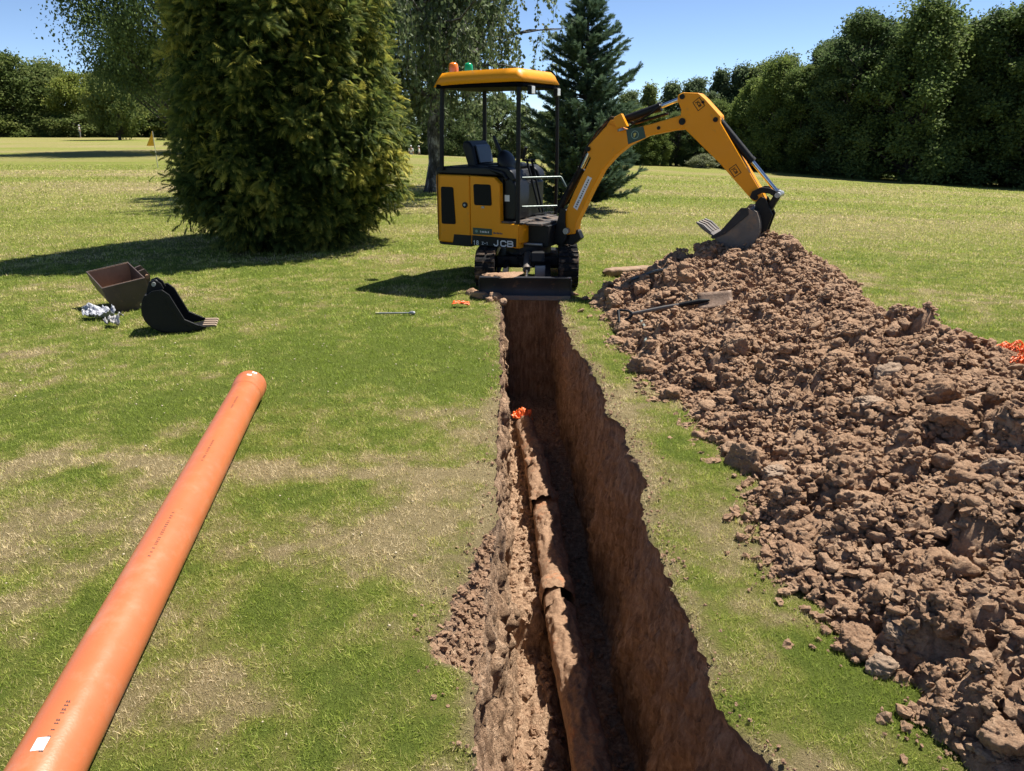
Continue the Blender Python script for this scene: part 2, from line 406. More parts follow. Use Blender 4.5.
tv = [PP.reshape(-1, 3)]; tf = [gridfaces(len(yr), nc)]; off = len(tv[0])
for e, sgn in ((0, -1), (-1, 1)):
    base = PP[e]; tt = np.linspace(0, 1, 36)[:, None]
    x = np.repeat(base[None, :, 0], 36, 0); z = lerp(base[None, :, 2], np.interp(base[:, 0], [eL[e], eR[e]], [topL[e], topR[e]])[None], tt)
    y = yr[e] + sgn*np.sin(np.pi*tt)**.5*(.04+.03*fbm(x*3, z*9, s=91)+.012*fbm(x*14, z*30, s=92))
    tv.append(np.stack([x, y+0*x, z], -1).reshape(-1, 3)); tf.append(gridfaces(36, nc)+off); off += 36*nc
me = npmesh('trench', np.concatenate(tv), np.concatenate(tf), M['clay'], True)
tag(link('trench', me), kind='structure')

# ------------------------------------------------------------------ the spoil heap
def heap_base(x, y):
    left = np.interp(y, [-.2, 1.6, 2.1, 2.9, 3.9, 4.7, 5.2, 5.9, 7.0, 7.8, 8.4, 8.9], [1.45, 1.36, 1.25, 1.24, 1.19, 1.15, 1.02, .95, .92, .95, 1.15, 1.7]) + .10*fbm(y*1.7, 3., s=101) + .06*fbm(y*7, 5., s=102)
    crest = np.interp(y, [0, 2, 5, 6.5, 7.4, 8.3], [2.55, 2.6, 2.66, 2.70, 2.70, 2.5]) + .08*fbm(y*1.1, 8., s=103)
    right = np.interp(y, [-.2, 2, 4, 6, 7.5, 8.7], [3.6, 3.9, 3.75, 3.45, 3.35, 3.1]) + .15*fbm(y*1.5, 13., s=104)
    H_ = np.interp(y, [-.4, .2, 1.2, 2.5, 4, 5.5, 6.6, 7.35, 7.9, 8.4, 8.8], [-.1, .25, .46, .53, .50, .46, .52, .74, .66, .27, -.08]) + .05*fbm(y*1.6, 21., s=105)
    t = np.where(x < crest, (crest-x)/np.maximum(crest-left, .1), (x-crest)/np.maximum(right-crest, .1))
    sh = np.where(t < 1, 1-.78*t**1.05-.22*t**.9*t*t, -(t-1)*1.2)
    return np.where(H_ > 0, H_, .05)*np.clip(sh, -1, 1.05) + np.where(H_ < 0, H_, 0)
def heap_h(x, y, fine=True):
    x = np.asarray(x, float); y = np.asarray(y, float)
    b = heap_base(x, y)
    k = sstep(-.03, .09, b)
    wx = x+.06*fbm(x*5, y*5, s=111); wy = y+.06*fbm(x*5, y*5, s=112)
    d = .15*(blocks(wx*2.8, wy*2.8, 113)-.45) + .060*(blocks(wx*6.0, wy*6.0, 118)-.4) + .055*domes(wx*4.5, wy*4.5, 123)
    if fine:
        d = d + .020*(blocks(wx*13, wy*13, 128)-.3) + .022*domes(wx*12, wy*12, 133) + .009*domes(wx*25, wy*25, 138) + .008*blocks(x*34, y*34, 143) + .006*fbm(x*45, y*45, s=148)
    return b + k*d + (1-k)*.0
hx = np.linspace(.75, 4.3, 230); hy = np.concatenate([np.linspace(-.5, 1.2, 60)[:-1], np.linspace(1.2, 4.5, 235)[:-1], np.linspace(4.5, 9.0, 230)])
HX, HY = np.meshgrid(hx, hy)
HH = heap_h(HX, HY)
HV = np.stack([HX+.03*fbm(HX*9, HY*9, s=151)+.012*fbm(HX*30, HY*30, s=152), HY+.03*fbm(HX*9, HY*9, s=153)+.012*fbm(HX*30, HY*30, s=154), terrain(HX, HY)+HH-.012], -1).reshape(-1, 3)
hf = gridfaces(*HX.shape)
keep = (HH.reshape(-1)[hf] > -.03).any(1)
me = npmesh('spoil_heap', HV, hf[keep], M['soil'], True)
tag(link('spoil_heap', me), 'long heap of crumbly brown dug earth lying on the lawn right of the trench', 'soil heap')
def on_heap(px, py):
    r = ray(px, py); t = 1.2
    while t < 14:
        p = r*t
        h = -1
        if .75 < p[0] < 4.3 and -.5 < p[1] < 9:
            i = int(np.searchsorted(hy, p[1])); j = int((p[0]-.75)/3.55*229); h = HH[max(0, i-2):i+3, max(0, j-2):j+3].mean()
        if CAMH+p[2] <= float(terrain(p[0], p[1]))+max(h, 0): break
        t += .01
    return float(p[0]), float(p[1]), float(CAMH+p[2])

# ------------------------------------------------------------------ clods
def clod_mesh(seed, sub, pale=False, flat=1.):
    bm = bmesh.new(); bmesh.ops.create_icosphere(bm, subdivisions=sub, radius=1)
    v = np.array([q.co[:] for q in bm.verts]); f = np.array([[w.index for w in p.verts] for p in bm.faces]); bm.free()
    rg = np.random.default_rng(seed)
    n = v/np.linalg.norm(v, axis=1)[:, None]
    d = np.full(len(v), 1.25)
    for k in range(9):                                        # chop with random planes: blocky fracture faces
        a = rg.normal(size=3); a /= np.linalg.norm(a); c = rg.uniform(.62, .95)
        q = n@a; d = np.minimum(d, np.where(q > .05, c/np.maximum(q, .05), 9))
    d = d + .16*fbm(n[:, 0]*2.2+seed, n[:, 1]*2.2, n[:, 2]*2.2, s=seed) + .09*fbm(n[:, 0]*7, n[:, 1]*7+seed, n[:, 2]*7, o=3, s=seed+1)
    v = n*(d+.07*fbm(n[:, 0]*9, n[:, 1]*9+seed, n[:, 2]*9, o=4, s=seed+2))[:, None]*np.array([1, rg.uniform(.65, .95), rg.uniform(.5, .8)*flat])
    return npmesh('clod', v, f, M['palestone'] if pale else M['clod'], True)
CL_S = [clod_mesh(200+i, 3) for i in range(10)]; CL_B = [clod_mesh(230+i, 5) for i in range(8)]; CL_P = [clod_mesh(260+i, 5, True) for i in range(4)]
def clod(me, p, s, label, group=None, sink=.3, name='soil_clod', rot=None):
    o = link(name, me, None, (p[0], p[1], p[2]+s*(.5-sink)), rot or (random.uniform(-.4, .4), random.uniform(-.4, .4), random.uniform(0, 6.3)))
    o.scale = (s, s, s); return tag(o, label, 'soil clod', group)
named = [
 (642, 366, 20, 'B', 'round brown clod on the grass edge just below the spade handle'),
 (752, 462, 27, 'B', 'biggest rounded clod at the foot of the heap beside the grass strip'),
 (775, 470, 18, 'P', 'pale smooth lump lying against the biggest clod at the heap foot'),
 (886, 374, 17, 'P', 'pale tan stone like clod high on the middle of the heap'),
 (866, 402, 20, 'P', 'long flat pale clod just below the pale tan stone like clod'),
 (996, 465, 16, 'P', 'grey white chalky lump near the right edge of the photo'),
 (932, 395, 26, 'B', 'tall upright slab of brown clay standing in the middle of the heap'),
 (882, 664, 17, 'P', 'pale pointed clod on the grass edge nearest the camera'),
 (1004, 732, 26, 'B', 'large dark clod at the bottom right corner of the heap'),
 (893, 632, 15, 'P', 'pale clod resting just above the pale pointed clod at the edge'),
 (858, 500, 24, 'B', 'big squarish brown clod half way up the near slope'),
 (975, 375, 15, 'B', 'dark clod just below the crest near the right end of the skyline'),
 (893, 330, 12, 'B', 'crumbly dark clod just below the skyline right of the bucket'),
 (615, 300, 11, 'B', 'dark brown clod at the left tip of the heap beyond the spade'),
 (640, 288, 12, 'B', 'knobbly clod at the far left end of the heap by the plank'),
 (690, 275, 14, 'B', 'brown clod between the plank and the digging bucket'),
 (790, 246, 12, 'B', 'dark crumbly clod on the heap top right beside the digging bucket'),
 (735, 345, 13, 'B', 'brown clod under the spade blade on the upper slope'),
 (790, 545, 11, 'B', 'small flat clod alone on the grass margin of the near slope'),
 (950, 706, 13, 'B', 'dusty clod at the heap foot left of the large corner clod'),
]
for i, (px, py, r_, kd, lb) in enumerate(named):
    p = on_heap(px, py+r_*.3); d = p[1]*cp_+(CAMH-p[2])*sp_
    me = CL_B[i % 8] if kd == 'B' else CL_P[i % 4]
    rot = (1.25, .2, 2.4) if 'slab' in lb else None
    clod(me, p, r_/FPX*d*.84, lb, sink=.25, rot=rot)
cnt = 0; tries = 0
while cnt < 250 and tries < 5000:
    tries += 1
    x, y = random.uniform(.85, 4.1), random.uniform(.6, 8.8)
    b = float(heap_base(np.array(x), np.array(y)))
    if b < -.05: continue
    if b < .02 and random.random() < .6: continue
    if abs(x-2.5) < .5 and abs(y-7.55) < .35: continue
    s = .032+.065*random.random()**2.0
    h = float(heap_h(np.array([x]), np.array([y]), False)[0])
    clod(random.choice(CL_S if s < .06 else CL_B), (x, y, float(terrain(x, y))+max(h, 0)), s, 'loose brown clod among many like it on the spoil heap', 'loose clods lying on the spoil heap', sink=.35); cnt += 1
for (px, py, s) in ((484, 297, .12), (496, 300, .085), (474, 296, .08), (503, 303, .06), (490, 302, .06), (508, 298, .05)):
    p = on_ground(px, py)
    clod(random.choice(CL_S), p, s, 'crumbly brown clod pushed up at the left end of the blade', 'clods left of the dozer blade', sink=.3)
for (px, py, s) in ((572, 296, .06), (585, 300, .05), (596, 306, .06), (580, 312, .04), (600, 297, .05), (590, 318, .03), (566, 300, .045)):
    p = on_ground(px, py)
    clod(random.choice(CL_S), p, s, 'small clod on the scuffed turf right of the dozer blade', 'clods right of the dozer blade', sink=.3)

def scatter_mesh(protos, P, S, rg, attrs=None):
    vs, fs, off = [], [], 0
    for i in range(len(protos)):
        sel = np.arange(i, len(P), len(protos)); v, f = protos[i]
        a = rg.uniform(0, 6.283, len(sel)); b = rg.uniform(-.7, .7, len(sel))
        ca, sa, cb, sb = np.cos(a), np.sin(a), np.cos(b), np.sin(b)
        X, Y, Z = v[:, 0][None], v[:, 1][None], v[:, 2][None]
        y2 = Y*cb[:, None]-Z*sb[:, None]; z2 = Y*sb[:, None]+Z*cb[:, None]
        x3 = X*ca[:, None]-y2*sa[:, None]; y3 = X*sa[:, None]+y2*ca[:, None]
        w = np.stack([x3, y3, z2], -1)*S[sel][:, None, None]+P[sel][:, None, :]
        vs.append(w.reshape(-1, 3)); fs.append((f[None]+np.arange(len(sel))[:, None, None]*len(v)+off).reshape(-1, 3)); off += len(sel)*len(v)
    return np.concatenate(vs), np.concatenate(fs)
def crumb_protos(n, sub=1, chop=0):
    out = []; rg = np.random.default_rng(n*7+sub)
    for i in range(n):
        bm = bmesh.new(); bmesh.ops.create_icosphere(bm, subdivisions=sub, radius=1)
        v = np.array([q.co[:] for q in bm.verts]); f = np.array([[w.index for w in p.verts] for p in bm.faces]); bm.free()
        v = v/np.linalg.norm(v, axis=1)[:, None]; d = np.full(len(v), 1.3)
        for k in range(chop):
            a = rg.normal(size=3); a /= np.linalg.norm(a); q = v@a; d = np.minimum(d, np.where(q > .05, rg.uniform(.55, .9)/np.maximum(q, .05), 9))
        v = v*(d*(.85 if chop else .77)+.3*fbm(v[:, 0]*2+i*9, v[:, 1]*2, v[:, 2]*2, o=2, s=300+i))[:, None]*np.array([1, .85, .65]); out.append((v, f))
    return out
CP = crumb_protos(10, 2, 7)
n = 180000
x = RNG.uniform(.8, 4.2, n); y = 9-8.6*RNG.random(n)**.8
b = heap_base(x, y)
ok = (b > -.01-.09*RNG.random(n)**6)
x, y, b = x[ok][:56000], y[ok][:56000], b[ok][:56000]
h = np.maximum(heap_h(x, y), 0)
S = .006+.030*RNG.random(len(x))**3.2
P = np.stack([x, y, terrain(x, y)+h+S*.2], -1)
# crumbs in the trench and along its broken edge as well
n = 3200; yy = RNG.uniform(1.2, 7.6, n); fi = np.clip(((yy-Y0)/(Y1-Y0)*339).astype(int), 0, 339); ci = NS+NW+RNG.integers(1, NF-1, n)
P2_ = PP[fi, ci]; S2 = .006+.028*RNG.random(n)**2.6
n = 1200; yy = RNG.uniform(2.02, 3.0, n); fi = np.clip(((yy-Y0)/(Y1-Y0)*339).astype(int), 0, 339); ci = RNG.integers(0, NS, n)
P3_ = PP[fi, ci]; S3 = .003+.022*RNG.random(n)**4
n = 1500; yy = RNG.uniform(1.4, 7.6, n); sd = RNG.random(n) < .6
P4_ = np.stack([np.where(sd, er(yy)+np.abs(RNG.normal(0, .06, n)), el(yy)-np.abs(RNG.normal(0, .06, n))), yy, 0*yy+.004], -1); S4 = .002+.009*RNG.random(n)**4
CM = crumb_protos(12, 3, 9)
n = 16000; x = RNG.uniform(.8, 4.2, n); y = 9-8.5*RNG.random(n); b = heap_base(x, y); ok = b > .01; x, y = x[ok][:5200], y[ok][:5200]
S5 = .024+.034*RNG.random(len(x))**2; P5_ = np.stack([x, y, terrain(x, y)+np.maximum(heap_h(x, y), 0)+S5*.1], -1)
vm, fm = scatter_mesh(CM, P5_, S5, RNG)
tag(link('soil_lumps', npmesh('soil_lumps', vm, fm, M['clod'], True)), 'fist sized and smaller brown lumps packed over the spoil heap', 'soil lumps', kind='stuff')
v, f = scatter_mesh(CP, np.concatenate([P, P2_, P3_, P4_]), np.concatenate([S, S2, S3, S4]), RNG)
tag(link('soil_crumbs', npmesh('soil_crumbs', v, f, M['clod'], False)), 'small brown crumbs of earth strewn over the heap and the trench edges', 'soil crumbs', kind='stuff')
# ------------------------------------------------------------------ grass blades
def grass():
    bands = [(1.35, 2.6, 30000, .0026, .022), (2.6, 4.2, 19000, .0034, .024), (4.2, 6.5, 8500, .0052, .026), (6.5, 10., 3600, .0085, .030), (10., 16., 1250, .015, .034), (16., 22., 420, .026, .040), (22., 36., 130, .04, .045)]
    V, A, B_ = [], [], []
    for y0, y1, dens, w, hgt in bands:
        xl, xr = -.74*y1*1.08-1.0, .74*y1*1.08+1.0
        n = int((xr-xl)*(y1-y0)*dens)
        x = RNG.uniform(xl, xr, n); y = RNG.uniform(y0, y1, n)
        ok = (np.abs(x) < .74*1.12*y+.9)
        ins = (y > Y0) & (y < Y1); yc = np.clip(y, Y0, Y1)
        e1, e2 = el(yc), er(yc)
        ok &= ~(ins & (x > e1-.004) & (x < e2+.004))
        m = ok & (x > .7) & (x < 4.4) & (y < 9.1)
        hb = np.full(n, -1.); hb[m] = heap_base(x[m], y[m])
        ok &= ~(hb > -.03+.05*RNG.random(n))
        if y0 < 8.5:                                            # worn turf under the tracks and the blade
            ok &= ~((np.abs(x-.15) < .6) & (y > 7.7) & (y < 9.8) & (RNG.random(n) < .75))
        # thin, worn turf where it is parched and along the trench lip
        dr = dryness(x, y)
        dl = np.where(ins, np.minimum(np.abs(x-e1), np.abs(x-e2)), 9)
        ok &= RNG.random(n) > np.clip((dr-.55)*.9, 0, .45)+.55*np.exp(-dl/.05)
        x, y, dr = x[ok], y[ok], dr[ok]; n = len(x)
        cf = min(26., 60/y0); tuft = fbm(x*cf, y*cf, o=3, s=45)      # tufts: taller, lighter blades between thin dark gaps
        ok = RNG.random(n) > np.clip(-.25-tuft*.9, 0, .75)
        x, y, dr, tuft = x[ok], y[ok], dr[ok], tuft[ok]; n = len(x)
        z = terrain(x, y)+sstep(16, 9, y)*(.012*fbm(x*2, y*2, s=41)+.004*fbm(x*9, y*9, s=42))-.002
        th = RNG.uniform(0, 6.283, n); lean = RNG.uniform(.15, 1.25, n); h = hgt*RNG.uniform(.55, 1.25, n)*np.clip(1+.45*tuft, .5, 1.6)
        dx, dy = np.cos(th)*np.sin(lean)*h, np.sin(th)*np.sin(lean)*h; dz = np.cos(lean)*h
        t2 = RNG.uniform(0, 6.283, n); ww = w*RNG.uniform(.6, 1.3, n)*.5
        a = np.stack([x-np.cos(t2)*ww, y-np.sin(t2)*ww, z], -1); b = np.stack([x+np.cos(t2)*ww, y+np.sin(t2)*ww, z], -1)
        c = np.stack([x+dx, y+dy, z+dz], -1)
        V.append(np.stack([a, b, c], 1).reshape(-1, 3))
        A.append(np.clip(dr+RNG.normal(0, .27, n), 0, 1)); B_.append(np.clip(.5*RNG.random(n)+.25+.28*tuft, 0, 1))
    V = np.concatenate(V)
    m, nt, b = mat('grass_blades')
    out = nt.nodes['Material Output']
    c = ramp(nt, attr(nt, 'dry'), [(.0, (.27, .345, .055)), (.28, (.40, .455, .095)), (.52, (.55, .525, .165)), (.74, (.70, .58, .31)), (1., (.80, .665, .42))])
    c = mixc(nt, 1., c, ramp(nt, attr(nt, 'rnd'), [(0, (.58, .58, .60)), (1, (1.2, 1.2, 1.15))]), 'MULTIPLY')
    nt.links.new(c, b.inputs['Base Color']); b.inputs['Roughness'].default_value = .6; b.inputs['Specular IOR Level'].default_value = .25
    t = N(nt, 'ShaderNodeBsdfTranslucent'); nt.links.new(c, t.inputs['Color'])
    mx = N(nt, 'ShaderNodeMixShader'); mx.inputs[0].default_value = .42
    nt.links.new(b.outputs[0], mx.inputs[1]); nt.links.new(t.outputs[0], mx.inputs[2]); nt.links.new(mx.outputs[0], out.inputs['Surface'])
    me = npmesh('grass', V, np.arange(len(V)).reshape(-1, 3), m, False, face_attr={'dry': np.concatenate(A), 'rnd': np.concatenate(B_)})
    print('blades', len(V)//3)
    tag(link('grass', me), 'short mown grass, green with parched straw patches, over the lawn', 'grass', kind='stuff')
grass()
# pale clover heads and dead leaves lying in the sward
n = 1100; x = RNG.uniform(-5, 5, n); y = RNG.uniform(1.7, 9, n); ok = (np.abs(x) < .8*y) & ~((x > el(np.clip(y, Y0, Y1))-.03) & (x < 1.15)) & (heap_base(x, y) < -.05)
x, y = x[ok], y[ok]
v, f = scatter_mesh(crumb_protos(4, 1), np.stack([x, y, terrain(x, y)+.014], -1), .003+.006*RNG.random(len(x))**2, RNG)
tag(link('turf_litter', npmesh('turf_litter', v*1, f, plain('dead_leaf', (.45, .38, .26), .8, 0, .3, 3), True)), 'tiny pale dead leaves and clover heads scattered in the turf', 'leaf litter', kind='stuff')

# ------------------------------------------------------------------ orange pipe on the grass
def lathe_tube(profile, n=40):
    """profile: (distance along +Y, radius, inner?) -> open ended tube along Y"""
    v, f = [], []
    a = np.linspace(0, 2*np.pi, n, endpoint=False)
    for y, r in profile: v.append(np.stack([r*np.sin(a), 0*a+y, r*np.cos(a)], -1))
    for k in range(len(profile)-1):
        for i in range(n): f.append((k*n+i, k*n+(i+1) % n, (k+1)*n+(i+1) % n, (k+1)*n+i))
    return np.concatenate(v), np.array(f)
mo, nt, b = mat('orange_pvc')
cpv = mixc(nt, noise(nt, 3, 5), (.42, .112, .042), (.48, .140, .055))
nt.links.new(mixc(nt, ramp(nt, noise(nt, 6, 9, .75), [(.52, (0, 0, 0)), (.85, (.5, .5, .5))]), cpv, (.42, .27, .18)), b.inputs['Base Color'])
nt.links.new(ramp(nt, noise(nt, 14, 6, .7), [(.3, (.27,)*3), (.7, (.42,)*3)]), b.inputs['Roughness']); b.inputs['Specular IOR Level'].default_value = .5
bump(nt, b, noise(nt, 120, 3), .0004)
M['pvc'] = mo
A_ = np.array([-1.265, 1.62]); B_ = np.array([-1.745, 4.66]); dv = B_-A_; Lp = np.hypot(*dv); dvn = dv/Lp
rt = empty('drain_pipe', (A_[0]-dvn[0]*1.2, A_[1]-dvn[1]*1.2, .112), math.atan2(-dvn[0], dvn[1]), 'long new orange plastic drain pipe lying on the grass at left', 'pipe')
LL = Lp+1.2; r0 = .096
v, f = lathe_tube([(0, r0-.006), (0, r0-.001), (.004, r0), (LL-.17, r0)])
link('pipe_barrel', npmesh('pipe_barrel', v, f, mo, True), rt)
v, f = lathe_tube([(LL-.185, r0+.0005), (LL-.16, r0+.004), (LL-.13, r0+.007), (LL-.05, r0+.007), (LL-.046, r0+.0095), (LL-.018, r0+.0095), (LL-.012, r0+.007), (LL-.001, r0+.007), (LL, r0+.005), (LL, r0+.002), (LL-.2, r0+.001)])
link('pipe_socket', npmesh('pipe_socket', v, f, mo, True), rt)
inkm = plain('faded_black_print', (.055, .03, .025), .6)
def pipe_print(s0, s1, ang, h=.012):
    """a row of small printed dashes wrapped on the barrel"""
    mb = MB(); s_ = s0; rg = random.Random(int(s0*100))
    while s_ < s1:
        w = rg.uniform(.006, .013)
        hh = h*rg.uniform(.75, 1.); r_ = r0+.0006
        for k in range(2):
            a0 = ang+(k-.5-.5)*hh/r_/2*1.0; a1 = a0+hh/r_/2*.62
            mb._pts([(r_*math.sin(a), y, r_*math.cos(a)) for a, y in ((a0, s_), (a1, s_), (a1, s_+w*.6), (a0, s_+w*.6))], [(0, 1, 2, 3)])
        a0, a1 = ang-hh/r_/2, ang+hh/r_/2
        mb._pts([(r_*math.sin(a), y, r_*math.cos(a)) for a, y in ((a0, s_), (a1, s_), (a1, s_+.0025), (a0, s_+.0025))], [(0, 1, 2, 3)])
        s_ += w+rg.choice([.004, .004, .005, .016])
    mb.build('printed_line', inkm, rt)
for s0, s1 in ((1.08, 1.26), (2.02, 2.36), (2.88, 3.14), (3.6, 3.8)): pipe_print(s0, s1, .17)
mb = MB()
r_ = r0+.0008
for i in range(6):
    a0, a1 = .0+i*.055-.12, .0+(i+1)*.055-.12
    mb._pts([(r_*math.sin(a), y, r_*math.cos(a)) for a, y in ((a0, 1.085), (a1, 1.085), (a1, 1.13), (a0, 1.13))], [(0, 1, 2, 3)])
mb.build('paper_label', M['white'], rt)
for s0, s1, a in ((LL-.045, LL-.022, .42), (LL-.10, LL-.075, .18)):
    mb = MB(); r_ = r0+.0105 if s0 > LL-.06 else r0+.0080
    mb._pts([(r_*math.sin(q), y, r_*math.cos(q)) for q, y in ((a-.14, s0), (a+.14, s0), (a+.14, s1), (a-.14, s1))], [(0, 1, 2, 3)])
    mb.build('paper_tag', M['white'], rt)

# ------------------------------------------------------------------ muddy jointed pipe in the trench
mp_, nt, b = mat('muddy_pipe')
geo = N(nt, 'ShaderNodeNewGeometry')
mud = ramp(nt, noise(nt, 7, 9, .72, vec=geo.outputs['Position']), [(.29, (0, 0, 0)), (.45, (1, 1, 1))])
c = mixc(nt, mud, (.40, .145, .055), ramp(nt, noise(nt, 40, 6, .7, vec=geo.outputs['Position']), [(.3, (.16, .09, .05)), (.55, (.27, .16, .092)), (.75, (.38, .24, .148))]))
nt.links.new(c, b.inputs['Base Color']); b.inputs['Roughness'].default_value = .85
bump(nt, b, noise(nt, 45, 8, .7, vec=geo.outputs['Position']), .012)
path = [(.43, 1.0, -1.07), (.352, 2.86, -1.02), (.315, 3.35, -1.01), (.285, 3.72, -1.0), (.267, 4.35, -.99), (.245, 5.05, -.985), (.220, 5.55, -.99), (.18, 6.1, -1.01), (.13, 6.75, -1.05)]
py_ = [p[1] for p in path]
def pipe_piece(ya, yb, r, bow=0., cut=None, s=0, dx=0., dz=0., mudamp=1., taper=0.):
    ny = int((yb-ya)/.012); n = 64
    y = np.linspace(ya, yb, ny); a = np.linspace(0, 2*np.pi, n, endpoint=False)
    cx = np.interp(y, py_, [p[0] for p in path])+dx; cz = np.interp(y, py_, [p[2] for p in path])+dz
    Y, Aa = np.meshgrid(y, a, indexing='ij')
    up = np.clip(np.cos(Aa), 0, 1)
    nx, nz = np.sin(Aa), np.cos(Aa)
    m = np.clip(fbm(Y*4.5, nx*1.2, nz*1.2, s=400+s)+.35, 0, 1)
    if taper: r = r+taper*np.sin(np.pi*np.clip((Y-ya)/(yb-ya), .02, .98))**.6
    rad = r + mudamp*up**.6*m*(.014+.028*domes(Y*11, Aa*2.2, 410+s)+.016*domes(Y*27, Aa*5, 415+s)+.012*fbm(Y*40, nx*4, nz*4, s=420+s))+.006*fbm(Y*2.5, nx, nz, s=430+s)
    v = np.stack([cx[:, None]+rad*nx, Y, cz[:, None]+rad*nz], -1).reshape(-1, 3)
    i = np.arange(ny*n).reshape(ny, n); j = np.roll(i, -1, 1)
    f = np.stack([i[:-1], j[:-1], j[1:], i[1:]], -1).reshape(-1, 4)
    if cut:
        fy = np.repeat(y[:-1], n); fa = np.tile(a, ny-1)
        f = f[~((fy > cut[0]) & (fy < cut[1]) & (fa > cut[2]) & (fa < cut[3]))]
    return v, f
bp = empty('buried_drain', (.3, 4, -1.05), 0, 'muddy jointed clay drain half dug out along the trench floor', 'drain')
def bpart(name, *a, **k):
    v, f = pipe_piece(*a, **k); v = v-np.array([.3, 4, -1.05])
    link(name, npmesh(name, v, f, mp_, True), bp)
bpart('pipe_length', .97, 3.72, .091, s=1, dz=-.012)
bpart('pipe_length', 3.70, 5.02, .092, s=2, cut=(3.715, 3.83, .05, 1.15))
bpart('pipe_collar', 3.83, 3.98, .093, s=3, mudamp=.9, taper=.016)
bpart('pipe_length', 5.00, 5.62, .091, s=4, dz=.02, dx=-.012)
bpart('pipe_collar', 4.92, 5.09, .094, s=5, mudamp=1.2, taper=.016)
bpart('pipe_length', 5.60, 6.72, .088, s=6, dx=-.008, dz=.01)
bpart('pipe_collar', 5.53, 5.70, .091, s=7, mudamp=1.3, taper=.016)

# ------------------------------------------------------------------ crumpled orange plastic
orange = plain('orange_tape_plastic', (.80, .13, .02), .4, 0, .1, 20)
def crumple(name, loc, sx, sy, sz, seed, label, cat, nx=26, ny=18, m=orange, wire=False, rz=0.):
    x, y = np.meshgrid(np.linspace(-1, 1, nx), np.linspace(-1, 1, ny))
    z = sz*(.6*fbm(x*1.4+seed, y*1.4, s=seed)+.5*np.abs(fbm(x*2.6, y*2.6+seed, s=seed+1)))
    xx = x*sx*(1+.2*fbm(y*2, seed, s=seed+2))+.2*sx*fbm(x*3, y*3, s=seed+4); yy = y*sy*(1+.25*fbm(x*2, seed, s=seed+3))
    z = z-z.min()
    o = link(name, npmesh(name, np.stack([xx, yy, z], -1).reshape(-1, 3), gridfaces(ny, nx), m, True), None, loc, (0, 0, rz))
    if wire:
        w = o.modifiers.new('mesh', 'WIREFRAME'); w.thickness = .005
    else:
        w = o.modifiers.new('thick', 'SOLIDIFY'); w.thickness = .002
    return tag(o, label, cat)
crumple('marker_tape', (.10, 6.84, -1.0), .085, .07, .075, 3, 'crumpled bright orange plastic at the far end of the dug out drain', 'plastic tape')
p = on_ground(461, 307); crumple('orange_scrap', (p[0], p[1], .012), .075, .035, .03, 8, 'small flat orange plastic scrap on the grass left of the trench', 'plastic scrap')
nq = on_heap(1022, 364)
crumple('barrier_netting', (nq[0]+.08, nq[1]+.02, nq[2]-.02), .16, .12, .13, 12, 'crumpled orange barrier netting behind the heap at the right edge', 'netting', 34, 30, orange, True)
p = on_ground(103, 321)
ragm = plain('pale_plastic_sack', (.30, .31, .35), .5, 0, .25, 20)
crumple('plastic_sack', (p[0]-.04, p[1]+.02, .01), .13, .09, .11, 17, 'crumpled white plastic sack on the grass in front of the wide brown bucket', 'sack', 34, 26, ragm)
p = on_ground(113, 326); crumple('grey_rag', (p[0]+.02, p[1]-.01, .01), .065, .05, .07, 22, 'small grey bundle of cloth touching the white sack', 'rag', 22, 18, plain('grey_cloth', (.33, .32, .32), .9, 0, .2, 20, .002))
p = on_ground(140, 307); crumple('orange_rag', (p[0]+.02, p[1]+.05, .10), .04, .03, .08, 29, 'small orange scrap caught between the two spare buckets', 'plastic scrap', 14, 10)

# grey bar on the grass
p = on_ground(397, 315)
t = empty('breaker_bar', (p[0], p[1], .012), R(-2), 'thin pale grey metal bar with a knuckle end lying on the grass', 'hand tool')
MB().tube([(-.175, 0, 0), (.12, 0, .004)], .008, 10).build('handle', M['grey'], t, smooth=True)
MB().tube([(.12, 0, .004), (.135, 0, .006), (.15, 0, .006), (.17, -.012, .006), (.18, -.016, .004)], [.009, .018, .02, .019, .01], 12).build('head', M['grey'], t, smooth=True)
MB().tube([(-.21, 0, 0), (-.175, 0, 0)], .011, 10).build('grip', plain('yellowed_grip', (.4, .38, .2), .6), t, smooth=True)

# spade lying on the heap
a = np.array(on_heap(632, 323)); bq = np.array(on_heap(697, 313)); a[2] += .085; bq[2] += .10
dirn = Vector(bq-a); Ls = dirn.length; X = dirn.normalized(); Zt = Matrix.Rotation(R(42), 3, X) @ (Vector((0, 0, 1))-X*X.z).normalized(); Yt = Zt.cross(X)
t = empty('spade', tuple(a), 0, 'long handled spade lying on the heap with its open D grip toward the trench', 'spade')
t.matrix_world = Matrix(((X.x, Yt.x, Zt.x, a[0]), (X.y, Yt.y, Zt.y, a[1]), (X.z, Yt.z, Zt.z, a[2]), (0, 0, 0, 1)))
wood = plain('grey_worn_shaft', (.115, .105, .098), .6, .2, .3, 10)
MB().tube([(0, 0, 0), (Ls*.5, 0, .008), (Ls, 0, 0)], .0165, 12).build('shaft', wood, t, smooth=True)
g = MB(); g.tube([(0, 0, 0), (-.035, .04, 0), (-.10, .062, 0), (-.135, .062, 0)], [.016, .012, .011, .011], 10); g.tube([(0, 0, 0), (-.035, -.04, 0), (-.10, -.062, 0), (-.135, -.062, 0)], [.016, .012, .011, .011], 10); g.tube([(-.125, -.066, 0), (-.125, .066, 0)], .014, 10)
g.build('grip', M['plastic'], t, smooth=True)
bl = MB(); nx = 9
vs = []; 
for i in range(nx):
    for j in range(7):
        u = i/(nx-1); w = (j/6-.5)
        vs.append((Ls+.0+u*.29, w*(.155+.025*(1-u)), -.004+.018*(w*2)**2*(1-u*.5)-.028*math.sin(u*1.5)))
